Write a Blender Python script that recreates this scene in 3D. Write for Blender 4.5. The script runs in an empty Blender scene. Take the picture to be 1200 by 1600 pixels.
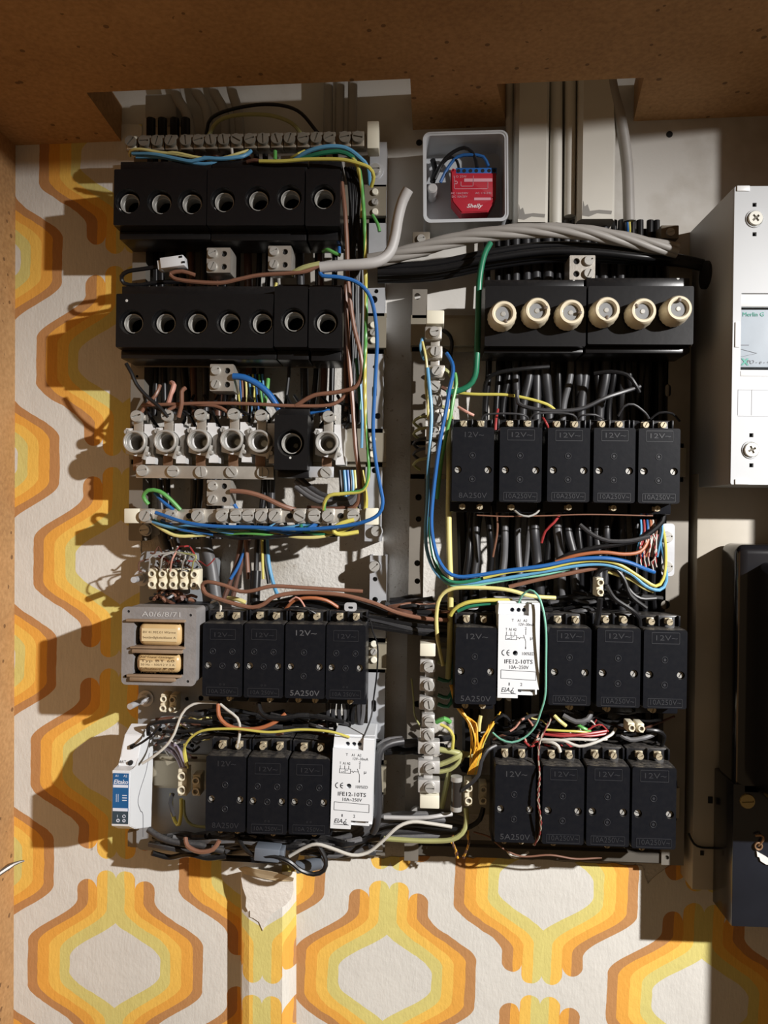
import bpy, bmesh, math, random
from mathutils import Vector, Matrix
random.seed(7)
C = bpy.context.scene.collection
# ---------------- camera ----------------
F = 1155.0; DIST = 0.70
TH = math.atan(50/1155.0); PH = 0.014
f_ = Vector((-math.sin(TH), math.cos(TH), 0)); r_ = Vector((math.cos(TH), math.sin(TH), 0)); w_ = Vector((0, 0, 1))
rr = r_*math.cos(PH) + w_*math.sin(PH); ww = w_*math.cos(PH) - r_*math.sin(PH)
CAM = Vector((0, -DIST, 0))
cd = bpy.data.cameras.new('camera'); cam = bpy.data.objects.new('camera', cd); C.objects.link(cam)
cd.sensor_fit = 'VERTICAL'; cd.sensor_height = 36; cd.sensor_width = 27; cd.lens = F/1600*36
cd.clip_start = 0.01
m = Matrix.Identity(4)
for i in range(3):
    m[i][0] = rr[i]; m[i][1] = ww[i]; m[i][2] = -f_[i]; m[i][3] = CAM[i]
cam.matrix_world = m
bpy.context.scene.camera = cam
# ---------------- view, world, light ----------------
vs = bpy.context.scene.view_settings
vs.view_transform = 'Standard'; vs.look = 'None'; vs.gamma = 1; vs.use_curve_mapping = False; vs.exposure = 0.0
W = bpy.data.worlds.new('world'); bpy.context.scene.world = W; W.use_nodes = True
bg = W.node_tree.nodes['Background']; bg.inputs[0].default_value = (1.0, 0.70, 0.42, 1); bg.inputs[1].default_value = 0.115
ld = bpy.data.lights.new('work_lamp', 'SPOT'); ld.energy = 190; ld.color = (1.0, 0.975, 0.955)
ld.spot_size = math.radians(65); ld.spot_blend = 1.0; ld.shadow_soft_size = 0.016
lo = bpy.data.objects.new('work_lamp', ld); C.objects.link(lo)
lo.location = (1.07, -1.07, 0.44)
lo.rotation_euler = (Vector((-0.10, 0, -0.48)) - lo.location).to_track_quat('-Z', 'Y').to_euler()
# ---------------- pixel helpers ----------------
def P(u, v, h):
    d = f_ + rr*((u-600)/F) + ww*((800-v)/F)
    return CAM + d*((DIST-h)/d.y)
def R(u0, v0, u1, v1, h):       # centre, width, height of a wall-parallel rectangle
    vm = (v0+v1)/2; um = (u0+u1)/2
    c = P(um, vm, h)
    return c, (P(u1, vm, h)-P(u0, vm, h)).x, (P(um, v0, h)-P(um, v1, h)).z
# ---------------- materials ----------------
def srgb(r, g, b):
    f = lambda c: (c/255/12.92) if c/255 <= 0.04045 else ((c/255+0.055)/1.055)**2.4
    return (f(r), f(g), f(b))
MATS = {}
def mat(name, col, rough=0.5, metal=0.0, var=0.12, scale=60, bump=0.0, dust=0.0, spec=0.5, bscale=None, coat=0, dustcol=(0.30, 0.27, 0.23)):
    if name in MATS: return MATS[name]
    m = bpy.data.materials.new(name); m.use_nodes = True; nt = m.node_tree; n = nt.nodes; L = nt.links
    b = n['Principled BSDF']; b.inputs['Roughness'].default_value = rough; b.inputs['Metallic'].default_value = metal
    b.inputs['Specular IOR Level'].default_value = spec
    if coat: b.inputs['Coat Weight'].default_value = coat; b.inputs['Coat Roughness'].default_value = 0.15
    tc = n.new('ShaderNodeTexCoord')
    nz = n.new('ShaderNodeTexNoise'); nz.inputs['Scale'].default_value = scale; nz.inputs['Detail'].default_value = 5
    L.new(tc.outputs['Object'], nz.inputs['Vector'])
    mx = n.new('ShaderNodeMix'); mx.data_type = 'RGBA'
    mx.inputs[6].default_value = tuple(c*(1-var) for c in col)+(1,); mx.inputs[7].default_value = tuple(min(1, c*(1+var)) for c in col)+(1,)
    L.new(nz.outputs['Fac'], mx.inputs[0]); out = mx.outputs[2]
    if dust:
        n2 = n.new('ShaderNodeTexNoise'); n2.inputs['Scale'].default_value = scale*6; n2.inputs['Detail'].default_value = 8; n2.inputs['Roughness'].default_value = .7
        L.new(tc.outputs['Object'], n2.inputs['Vector'])
        geo = n.new('ShaderNodeNewGeometry'); sp = n.new('ShaderNodeSeparateXYZ'); L.new(geo.outputs['Normal'], sp.inputs[0])
        mr = n.new('ShaderNodeMapRange'); mr.inputs[1].default_value = 0.0; mr.inputs[2].default_value = 1.0; mr.inputs[3].default_value = 0.03; mr.inputs[4].default_value = 1.0
        L.new(sp.outputs['Z'], mr.inputs[0])                 # settled dust lies on surfaces that face up
        r2 = n.new('ShaderNodeMapRange'); r2.inputs[1].default_value = .35; r2.inputs[2].default_value = .75; L.new(n2.outputs['Fac'], r2.inputs[0])
        mu = n.new('ShaderNodeMath'); mu.operation = 'MULTIPLY'; L.new(mr.outputs[0], mu.inputs[0]); L.new(r2.outputs[0], mu.inputs[1])
        m3 = n.new('ShaderNodeMath'); m3.operation = 'MULTIPLY'; m3.inputs[1].default_value = dust; L.new(mu.outputs[0], m3.inputs[0])
        mx2 = n.new('ShaderNodeMix'); mx2.data_type = 'RGBA'; mx2.inputs[7].default_value = dustcol+(1,)
        L.new(m3.outputs[0], mx2.inputs[0]); L.new(out, mx2.inputs[6]); out = mx2.outputs[2]
    L.new(out, b.inputs['Base Color'])
    if bump:
        nb = n.new('ShaderNodeTexNoise'); nb.inputs['Scale'].default_value = bscale or scale*4; nb.inputs['Detail'].default_value = 4
        L.new(tc.outputs['Object'], nb.inputs['Vector'])
        bp = n.new('ShaderNodeBump'); bp.inputs['Strength'].default_value = bump; bp.inputs['Distance'].default_value = 0.001
        L.new(nb.outputs['Fac'], bp.inputs['Height']); L.new(bp.outputs[0], b.inputs['Normal'])
    MATS[name] = m; return m
BLK = mat('black_bakelite', (0.007, 0.007, 0.008), .30, dust=.25, scale=40, spec=.35, bump=.04)
RLY = mat('relay_black', (0.006, 0.0068, 0.0095), .32, dust=.4, scale=40, spec=.22, bump=.05)
_n = BLK.node_tree.nodes; _l = BLK.node_tree.links; _b = _n['Principled BSDF']
_tc = _n.new('ShaderNodeTexCoord'); _v = _n.new('ShaderNodeTexVoronoi'); _v.inputs['Scale'].default_value = 85; _l.new(_tc.outputs['Object'], _v.inputs['Vector'])
_a = _n.new('ShaderNodeMath'); _a.operation = 'LESS_THAN'; _a.inputs[1].default_value = .10; _l.new(_v.outputs['Distance'], _a.inputs[0])
_s = _n.new('ShaderNodeSeparateColor'); _l.new(_v.outputs['Color'], _s.inputs[0]); _g = _n.new('ShaderNodeMath'); _g.operation = 'GREATER_THAN'; _g.inputs[1].default_value = .80; _l.new(_s.outputs[0], _g.inputs[0])
_m = _n.new('ShaderNodeMath'); _m.operation = 'MULTIPLY'; _l.new(_a.outputs[0], _m.inputs[0]); _l.new(_g.outputs[0], _m.inputs[1])
_x = _n.new('ShaderNodeMix'); _x.data_type = 'RGBA'; _x.inputs[7].default_value = (.6, .6, .58, 1); _l.new(_m.outputs[0], _x.inputs[0])
_l.new(_b.inputs['Base Color'].links[0].from_socket, _x.inputs[6]); _l.new(_x.outputs[2], _b.inputs['Base Color'])
EMB = mat('embossed_grey', (0.085, 0.085, 0.09), .5)
EMM = mat('embossed_mid', (0.035, 0.036, 0.04), .5)
EMF = mat('embossed_faint', (0.020, 0.021, 0.025), .45)
HOLE = mat('dark_hole', (0.006, 0.006, 0.006), .8)
STEEL = mat('zinc_steel', (0.55, 0.56, 0.58), .38, .35, var=.2, scale=50, bump=.05)
SCREW = mat('screw_steel', (0.46, 0.45, 0.42), .38, .35, var=.25, scale=200)
BRASS = mat('brass_nickel', (0.50, 0.43, 0.30), .35, .4, var=.3, scale=200)
RAIL = mat('yellow_zinc_rail', (0.40, 0.36, 0.27), .42, .55, var=.25, scale=40, dust=.4)
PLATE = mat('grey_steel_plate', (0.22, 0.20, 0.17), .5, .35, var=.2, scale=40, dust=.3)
TIN = mat('tinned_bar', (0.50, 0.47, 0.42), .38, .6, var=.2, scale=120, bump=.1)
CREAM = mat('cream_plastic', (0.72, 0.66, 0.50), .45, var=.08, scale=60)
CERAM = mat('ivory_ceramic', (0.74, 0.66, 0.49), .3, var=.08, scale=60, coat=.3)
WHITE = mat('white_plastic', (0.70, 0.72, 0.74), .4, var=.05, scale=50)
GWHITE = mat('grey_white_plastic', (0.56, 0.58, 0.60), .4, var=.06)
MCBW = mat('enclosure_white', (0.44, 0.455, 0.465), .45, var=.05, scale=30)
CHINA = mat('white_porcelain', (0.66, 0.66, 0.66), .25, var=.12, scale=120, coat=.3, bump=.1)
GLASS = mat('fuse_glass', (0.35, 0.36, 0.37), .08, .3)
INK = mat('black_print', (0.01, 0.01, 0.014), .6)
GREYC = mat('grey_sheath', (0.30, 0.285, 0.265), .5, dust=.4, var=.15)
LGREY = mat('light_grey_sheath', (0.42, 0.41, 0.40), .5, var=.1)
DGREY = mat('dark_grey_sheath', (0.028, 0.028, 0.031), .42, dust=.25, var=.2)
MGREY = mat('mid_grey_sheath', (0.095, 0.095, 0.10), .45, dust=.4, var=.2)
BLKW = mat('black_wire', (0.008, 0.008, 0.009), .35, dust=.10, spec=.3)
BLUEW = mat('blue_wire', (0.018, 0.11, 0.34), .35)
LBLUEW = mat('light_blue_wire', (0.10, 0.30, 0.50), .4)
BRNW = mat('brown_wire', (0.20, 0.095, 0.06), .38)
DBRNW = mat('dark_brown_wire', (0.10, 0.045, 0.03), .38)
ORGW = mat('orange_wire', (0.36, 0.12, 0.05), .4)
REDW = mat('red_wire', (0.33, 0.035, 0.035), .4)
PINKW = mat('pink_wire', (0.55, 0.28, 0.22), .4)
YELW = mat('yellow_wire', (0.54, 0.48, 0.10), .4)
PYELW = mat('pale_yellow_wire', (0.62, 0.56, 0.22), .4)
OYELW = mat('orange_yellow_wire', (0.80, 0.42, 0.04), .4)
GRNW = mat('green_wire', (0.02, 0.17, 0.09), .35)
LGRNW = mat('light_green_wire', (0.10, 0.34, 0.08), .4)
TGRNW = mat('turquoise_wire', (0.20, 0.50, 0.38), .4)
OLIVE = mat('olive_wire', (0.34, 0.34, 0.14), .45)
WHTW = mat('white_wire', (0.52, 0.50, 0.45), .4)
PURW = mat('violet_wire', (0.26, 0.22, 0.28), .4)
# ---------------- mesh helpers ----------------
def V3(p, org): return Vector(p) - org
def box(bm, c, s, bev=0.0, seg=2, rot=None):
    g = bmesh.ops.create_cube(bm, size=1.0); vs_ = g['verts']
    for v in vs_:
        v.co = Vector((v.co.x*s[0], v.co.y*s[1], v.co.z*s[2]))
    if bev > 0:
        es = list({e for v in vs_ for e in v.link_edges})
        r = bmesh.ops.bevel(bm, geom=es, offset=min(bev, min(s)*.45), segments=seg, affect='EDGES', profile=.5)
        vs_ = list({v for f in r['faces'] for v in f.verts} | {v for v in vs_ if v.is_valid})
    for v in vs_:
        if rot: v.co = rot @ v.co
        v.co += Vector(c)
    return vs_
def lathe(bm, c, prof, seg=24, wob=0, wn=0, sx=1, sz=1, axis=None, cap=False):    # profile of (radius, y) about the Y axis
    rings = []; c = Vector(c); fs = []
    for (r, y) in prof:
        ring = []
        for k in range(seg):
            a = 2*math.pi*k/seg
            q = r*(1+wob*(1 if (k % 2) else -1)) if (wob and wn and r > wn) else r
            p = Vector((q*math.cos(a)*sx, y, q*math.sin(a)*sz))
            if axis is not None: p = axis @ p
            ring.append(bm.verts.new(c+p))
        rings.append(ring)
    for a, b in zip(rings, rings[1:]):
        for k in range(seg):
            fs.append(bm.faces.new((a[k], a[(k+1) % seg], b[(k+1) % seg], b[k])))
    if cap and prof[0][0] > 1e-7: fs.append(bm.faces.new(rings[0]))
    if cap and prof[-1][0] > 1e-7: fs.append(bm.faces.new(rings[-1][::-1]))
    return fs
def cyl(bm, c, r, y0, y1, seg=20, bev=0.0):     # solid, axis Y, from y0 (front, more negative) to y1
    if bev: pr = [(1e-6, y0), (r-bev, y0), (r, y0+bev), (r, y1), (1e-6, y1)]
    else: pr = [(1e-6, y0), (r, y0), (r, y1), (1e-6, y1)]
    return lathe(bm, c, pr, seg)
def ring(bm, c, ro, ri, y0, y1, seg=28):
    bv = (ro-ri)*.25
    vsn = len(bm.verts)
    pr = [(ri, y1), (ri, y0+bv), (ri+bv, y0), (ro-bv, y0), (ro, y0+bv), (ro, y1), (ri, y1)]
    rings = []; c = Vector(c)
    for (r, y) in pr[:-1]:
        rings.append([bm.verts.new(c+Vector((r*math.cos(2*math.pi*k/seg), y, r*math.sin(2*math.pi*k/seg)))) for k in range(seg)])
    rings.append(rings[0])
    for a, b in zip(rings, rings[1:]):
        for k in range(seg): bm.faces.new((a[k], a[(k+1) % seg], b[(k+1) % seg], b[k]))
def circ(cx, cz, r, n=20): return [(cx+r*math.cos(2*math.pi*k/n), cz+r*math.sin(2*math.pi*k/n)) for k in range(n)]
def rrect(cx, cz, w, h, r, n=4):
    pts = []
    for sx, sz, a0 in ((1, 1, 0), (-1, 1, 90), (-1, -1, 180), (1, -1, 270)):
        for k in range(n+1):
            a = math.radians(a0+90*k/n); pts.append((cx+sx*(w/2-r)+r*math.cos(a), cz+sz*(h/2-r)+r*math.sin(a)))
    return pts
def plate(bm, outer, holes, y0, y1):            # XZ outline with holes, from front y0 to back y1
    es = []
    for loop in [outer]+list(holes):
        vv = [bm.verts.new((p[0], y1, p[1])) for p in loop]
        for k in range(len(vv)): es.append(bm.edges.new((vv[k], vv[(k+1) % len(vv)])))
    g = bmesh.ops.triangle_fill(bm, edges=es, use_beauty=True, use_dissolve=False)
    fs = [x for x in g['geom'] if isinstance(x, bmesh.types.BMFace)]
    e = bmesh.ops.extrude_face_region(bm, geom=fs)
    for v in [x for x in e['geom'] if isinstance(x, bmesh.types.BMVert)]: v.co.y = y0
def tag(o, label=None, cat=None, group=None, kind=None):
    if label: o['label'] = label
    if cat: o['category'] = cat
    if group: o['group'] = group
    if kind: o['kind'] = kind
    return o
def obj(name, bm, m, parent=None, loc=None, smooth=True, mats=None):
    bmesh.ops.recalc_face_normals(bm, faces=bm.faces)
    me = bpy.data.meshes.new(name); bm.to_mesh(me); bm.free()
    for x in (mats or [m]): me.materials.append(x)
    if smooth:
        for p in me.polygons: p.use_smooth = True
        try: me.set_sharp_from_angle(angle=math.radians(38))
        except Exception: pass
    o = bpy.data.objects.new(name, me); C.objects.link(o)
    if parent: o.parent = parent
    if loc is not None: o.location = loc
    return o
def empty(name, loc, label, cat, group=None, rot=None):
    o = bpy.data.objects.new(name, None); C.objects.link(o); o.location = loc; o.empty_display_size = .01
    if rot: o.rotation_euler = rot
    return tag(o, label, cat, group)
def copy_tree(o, parent=None):
    kids = [k for k in bpy.data.objects if k.parent == o]
    c = o.copy(); C.objects.link(c)
    if parent: c.parent = parent
    for k in kids: copy_tree(k, c)
    return c
DG = None
def text_bm(bm, body, cx, cz, size, y, depth=0.0002, width=None, shear=0.0, bold=0.0, align='CENTER'):
    cu = bpy.data.curves.new('t', 'FONT'); cu.body = body; cu.size = size; cu.align_x = align; cu.align_y = 'CENTER'
    cu.extrude = depth; cu.shear = shear; cu.offset = bold; cu.resolution_u = 2
    o = bpy.data.objects.new('t', cu); C.objects.link(o)
    bpy.context.view_layer.update()
    dg = bpy.context.evaluated_depsgraph_get()
    me = bpy.data.meshes.new_from_object(o.evaluated_get(dg))
    sx = 1.0
    if width and len(me.vertices):
        xs = [v.co.x for v in me.vertices]; wd = max(xs)-min(xs)
        if wd > 0: sx = width/wd
    vm = [bm.verts.new((v.co.x*sx+cx, y-v.co.z, v.co.y+cz)) for v in me.vertices]
    for p in me.polygons:
        try: bm.faces.new([vm[i] for i in p.vertices])
        except ValueError: pass
    bpy.data.objects.remove(o); bpy.data.curves.remove(cu); bpy.data.meshes.remove(me)
def spline(pts, step):
    p = [Vector(q) for q in pts]
    if len(p) == 2: p = [p[0], p[0].lerp(p[1], .5), p[1]]
    out = []
    ext = [p[0]*2-p[1]]+p+[p[-1]*2-p[-2]]
    for i in range(1, len(ext)-2):
        a, b, c, d = ext[i-1:i+3]
        n = max(2, min(24, int((c-b).length/step)))
        for k in range(n):
            t = k/n
            out.append(.5*((2*b)+(-a+c)*t+(2*a-5*b+4*c-d)*t*t+(-a+3*b-3*c+d)*t**3))
    out.append(p[-1]); return out
def tube(bm, path, r, seg=8, stripe=0, twist=0.0, taper=None, flat=1.0):
    n = len(path); nrm = None; rings = []; L = 0
    for i, q in enumerate(path):
        t = (path[min(i+1, n-1)]-path[max(i-1, 0)])
        if t.length < 1e-9: t = Vector((0, 0, 1))
        t.normalize()
        if nrm is None: nrm = t.cross(Vector((0, 1, 0.01))).normalized()
        else:
            nrm = nrm - t*nrm.dot(t); nrm.normalize()
        bn = t.cross(nrm)
        if i: L += (q-path[i-1]).length
        rad = r if taper is None else r*taper(i/(n-1))
        rings.append([bm.verts.new(q+(nrm*math.cos(2*math.pi*k/seg+L*twist)+bn*math.sin(2*math.pi*k/seg+L*twist)*flat)*rad) for k in range(seg)])
    for a, b in zip(rings, rings[1:]):
        for k in range(seg):
            f = bm.faces.new((a[k], a[(k+1) % seg], b[(k+1) % seg], b[k]))
            if stripe and (k % seg) < stripe: f.material_index = 1
    bm.faces.new(rings[0][::-1]); bm.faces.new(rings[-1])
STUFF = bmesh.new(); STUFF_MATS = []
def first(n): return ('first', 'second', 'third', 'fourth', 'fifth', 'sixth', 'seventh', 'eighth', 'ninth', 'tenth', 'eleventh', 'twelfth', 'thirteenth', 'fourteenth', 'fifteenth', 'sixteenth', 'seventeenth', 'eighteenth', 'nineteenth')[n]
def wire(label, m, pts, r=1.3, group=None, name='wire', cat='wire', m2=None, seg=None, step=.004, kind=None, parent=None, taper=None, stuff=False):
    w = [P(*q) for q in pts]; org = w[0]
    if stuff:
        if m not in STUFF_MATS: STUFF_MATS.append(m)
        k = len(STUFF.faces); tube(STUFF, spline(w, step), r/1000, 6); STUFF.faces.ensure_lookup_table()
        for f in STUFF.faces[k:]: f.material_index = STUFF_MATS.index(m)
        return None
    path = spline([q-org for q in w], step)
    bm = bmesh.new()
    tube(bm, path, r/1000, seg or (12 if r > 2.5 else 8), stripe=(4 if m2 else 0), twist=(60 if m2 else 0), taper=taper)
    o = obj(name, bm, m, parent, org, mats=[m, m2] if m2 else None)
    if not parent: tag(o, label, cat, group, kind)
    return o
def slot_screw(name, parent, c, r, m=None, ang=30, th=.0012, phil=False):   # screw head with a sunk slot, c is the centre of its face
    bm = bmesh.new(); n = 20; c = Vector(c); a = math.radians(ang)
    sw = r*.13
    outer = circ(0, 0, r*.93, n)
    def slot(aa):
        d = Vector((math.cos(aa), math.sin(aa))); e = Vector((-d.y, d.x)); l = r*.80
        return [tuple(d*l+e*sw), tuple(-d*l+e*sw), tuple(-d*l-e*sw), tuple(d*l-e*sw)]
    if phil:
        d = Vector((math.cos(a), math.sin(a))); e = Vector((-d.y, d.x)); l = r*.55; s2 = r*.15
        hol = [tuple(x) for x in (d*l+e*s2, d*s2+e*s2, d*s2+e*l, -d*s2+e*l, -d*s2+e*s2, -d*l+e*s2, -d*l-e*s2, -d*s2-e*s2, -d*s2-e*l, d*s2-e*l, d*s2-e*s2, d*l-e*s2)]
    else: hol = slot(a)
    plate(bm, outer, [hol], -th*.5, 0)
    lathe(bm, (0, 0, 0), [(r*.93, -th*.5), (r, -th*.15), (r, th)], n)
    cyl(bm, (0, 0, 0), r*.95, 0.0, th, n)
    so = obj(name, bm, m or SCREW, parent, c)
    if phil:
        b2 = bmesh.new(); plate(b2, hol, [], -.00012, 0); obj('cross_recess', b2, mat('recess_shade', (.10, .085, .06), .6), so, smooth=False)  # dark fill paints the shade inside the cross recess
    return so
# ================= structure =================
class E:                                     # tiny node expression helper
    def __init__(s, nt, out): s.nt = nt; s.o = out
    def _m(s, op, *a, clamp=False):
        n = s.nt.nodes.new('ShaderNodeMath'); n.operation = op; n.use_clamp = clamp
        for i, x in enumerate((s,)+a):
            if isinstance(x, E): s.nt.links.new(x.o, n.inputs[i])
            else: n.inputs[i].default_value = x
        return E(s.nt, n.outputs[0])
    def __add__(s, b): return s._m('ADD', b)
    def __sub__(s, b): return s._m('SUBTRACT', b)
    def __mul__(s, b): return s._m('MULTIPLY', b)
    def lt(s, b): return s._m('LESS_THAN', b)
    def gt(s, b): return s._m('GREATER_THAN', b)
    def mx(s, b): return s._m('MAXIMUM', b)
    def ab(s): return s._m('ABSOLUTE')
PX = 0.000606
def wallpaper_mat(name, c0, rot):
    m = bpy.data.materials.new(name); m.use_nodes = True; nt = m.node_tree; n = nt.nodes; L = nt.links
    b = n['Principled BSDF']; b.inputs['Roughness'].default_value = .75; b.inputs['Specular IOR Level'].default_value = .2
    geo = n.new('ShaderNodeNewGeometry'); sp = n.new('ShaderNodeSeparateXYZ')
    nw = n.new('ShaderNodeTexNoise'); nw.inputs['Scale'].default_value = 60; L.new(geo.outputs['Position'], nw.inputs['Vector'])
    L.new(geo.outputs['Position'], sp.inputs[0])
    X = (E(nt, sp.outputs['X'])-c0.x)*(1/PX); Z = (E(nt, sp.outputs['Z'])-c0.z)*(1/PX)
    wob = (E(nt, nw.outputs['Fac'])-.5)*4.0
    ca, sa = math.cos(rot), math.sin(rot)
    x = X*ca+Z*sa+wob; z = Z*ca-X*sa+wob
    a1 = (((x*(1/484.0)+100.5)._m('FRACT'))-.5).ab()*484.0
    b1 = (((z*(1/320.0)+100.5)._m('FRACT'))-.5).ab()*320.0
    def sstep(e, lo, hi):
        k = n.new('ShaderNodeMapRange'); k.interpolation_type = 'SMOOTHSTEP'
        k.inputs[1].default_value = lo; k.inputs[2].default_value = hi; k.inputs[3].default_value = 1; k.inputs[4].default_value = 0
        L.new(e.o, k.inputs[0]); return E(nt, k.outputs[0])
    def cell(a, bb):
        out = []
        for neck, wide, off in ((-8, 73, 24), (14, 89, 14), (30, 107, 9), (45, 125, 4), (62, 141, 0)):
            S = sstep(bb+off, 35, 105); lim = S*(wide-neck)+neck
            out.append(a.lt(lim))
        inner = a.lt(31.0)                      # which finger of the neck
        cb = inner*15.0+120.0; cc = inner*(-31.0)+46.5
        dz = (bb-cb).mx(0.0); dx = a-cc
        dist = (dz*dz+dx*dx)._m('SQRT')
        ok = bb.lt(cb).mx(dist.lt(15.8))
        return out, ok
    o1, k1 = cell(a1, b1); a2 = a1*-1+242.0; b2 = b1*-1+160.0; o2, k2 = cell(a2, b2)
    ins1 = o1[4]*k1; ins2 = o2[4]*k2
    cols = [(0.64, 0.62, 0.57), (0.64, 0.56, 0.19), (0.81, 0.50, 0.10), (0.76, 0.375, 0.068), (0.47, 0.235, 0.092)]
    # index = how many limits the point lies outside of (0 white ... 5 outside)
    cnt1 = (o1[0]+o1[1]+o1[2]+o1[3]+o1[4])*ins1; cnt2 = (o2[0]+o2[1]+o2[2]+o2[3]+o2[4])*ins2
    cnt = cnt1+cnt2                             # 5 centre, 4 green, 3 light orange, 2 orange, 1 brown, 0 ground
    ramp = n.new('ShaderNodeValToRGB'); ramp.color_ramp.interpolation = 'CONSTANT'
    el = ramp.color_ramp.elements
    seq = [cols[0], cols[4], cols[3], cols[2], cols[1], cols[0]]
    el[0].position = 0; el[0].color = seq[0]+(1,); el[1].position = .5/5; el[1].color = seq[1]+(1,)
    for i in range(2, 6):
        q = el.new((i-.5)/5); q.color = seq[i]+(1,)
    L.new((cnt*.2).o, ramp.inputs[0])
    # tone variation and worn streaks
    n2 = n.new('ShaderNodeTexNoise'); n2.inputs['Scale'].default_value = 9; n2.inputs['Detail'].default_value = 6; L.new(geo.outputs['Position'], n2.inputs['Vector'])
    mp = n.new('ShaderNodeMapping'); mp.inputs['Scale'].default_value = (900, 900, 60); L.new(geo.outputs['Position'], mp.inputs[0])
    n3 = n.new('ShaderNodeTexNoise'); n3.inputs['Scale'].default_value = 1; n3.inputs['Detail'].default_value = 2; L.new(mp.outputs[0], n3.inputs['Vector'])
    h = n.new('ShaderNodeHueSaturation')
    v = E(nt, n2.outputs['Fac'])*.25+E(nt, n3.outputs['Fac'])*.22+.77
    L.new(v.o, h.inputs['Value']); L.new(ramp.outputs[0], h.inputs['Color'])
    n4 = n.new('ShaderNodeTexNoise'); n4.inputs['Scale'].default_value = 38; n4.inputs['Detail'].default_value = 9; n4.inputs['Roughness'].default_value = .75; L.new(geo.outputs['Position'], n4.inputs['Vector'])
    wr = n.new('ShaderNodeMapRange'); wr.inputs[1].default_value = .70; wr.inputs[2].default_value = .74; L.new(n4.outputs['Fac'], wr.inputs[0])
    mx = n.new('ShaderNodeMix'); mx.data_type = 'RGBA'; mx.inputs[7].default_value = (.66, .60, .52, 1)
    L.new(wr.outputs[0], mx.inputs[0]); L.new(h.outputs[0], mx.inputs[6]); L.new(mx.outputs[2], b.inputs['Base Color'])
    mp2 = n.new('ShaderNodeMapping'); mp2.inputs['Scale'].default_value = (520, 520, 260); L.new(geo.outputs['Position'], mp2.inputs[0])
    n5 = n.new('ShaderNodeTexNoise'); n5.inputs['Scale'].default_value = 1; n5.inputs['Detail'].default_value = 3; L.new(mp2.outputs[0], n5.inputs['Vector'])
    n6 = n.new('ShaderNodeTexNoise'); n6.inputs['Scale'].default_value = 45; L.new(geo.outputs['Position'], n6.inputs['Vector'])
    hh = E(nt, n5.outputs['Fac'])*.5+E(nt, n6.outputs['Fac'])*1.2
    bp = n.new('ShaderNodeBump'); bp.inputs['Strength'].default_value = .75; bp.inputs['Distance'].default_value = .0008
    L.new(hh.o, bp.inputs['Height']); L.new(bp.outputs[0], b.inputs['Normal'])
    return m
def chip_mat():
    m = bpy.data.materials.new('chipboard'); m.use_nodes = True; nt = m.node_tree; n = nt.nodes; L = nt.links
    b = n['Principled BSDF']; b.inputs['Roughness'].default_value = .8
    tc = n.new('ShaderNodeTexCoord')
    a = n.new('ShaderNodeTexNoise'); a.inputs['Scale'].default_value = 260; a.inputs['Detail'].default_value = 6; L.new(tc.outputs['Object'], a.inputs['Vector'])
    c = n.new('ShaderNodeTexNoise'); c.inputs['Scale'].default_value = 14; c.inputs['Detail'].default_value = 4; L.new(tc.outputs['Object'], c.inputs['Vector'])
    r = n.new('ShaderNodeValToRGB'); r.color_ramp.elements[0].position = .3; r.color_ramp.elements[0].color = (.31, .165, .066, 1); r.color_ramp.elements[1].position = .7; r.color_ramp.elements[1].color = (.52, .30, .13, 1)
    e = r.color_ramp.elements.new(.5); e.color = (.42, .235, .095, 1)
    mixf = E(nt, a.outputs['Fac'])*.6+E(nt, c.outputs['Fac'])*.4
    L.new(mixf.o, r.inputs[0])
    vo = n.new('ShaderNodeTexVoronoi'); vo.inputs['Scale'].default_value = 75; L.new(tc.outputs['Object'], vo.inputs['Vector'])
    nn = n.new('ShaderNodeTexNoise'); nn.inputs['Scale'].default_value = 40; L.new(tc.outputs['Object'], nn.inputs['Vector'])
    pit = E(nt, vo.outputs['Distance']).lt(.16)*E(nt, nn.outputs['Fac']).gt(.52)
    mx = n.new('ShaderNodeMix'); mx.data_type = 'RGBA'; mx.inputs[7].default_value = (.09, .04, .015, 1)
    L.new((pit*.7).o, mx.inputs[0]); L.new(r.outputs[0], mx.inputs[6]); L.new(mx.outputs[2], b.inputs['Base Color'])
    bp = n.new('ShaderNodeBump'); bp.inputs['Strength'].default_value = .4; bp.inputs['Distance'].default_value = .0006
    L.new((E(nt, a.outputs['Fac'])-pit).o, bp.inputs['Height']); L.new(bp.outputs[0], b.inputs['Normal'])
    return m
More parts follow.
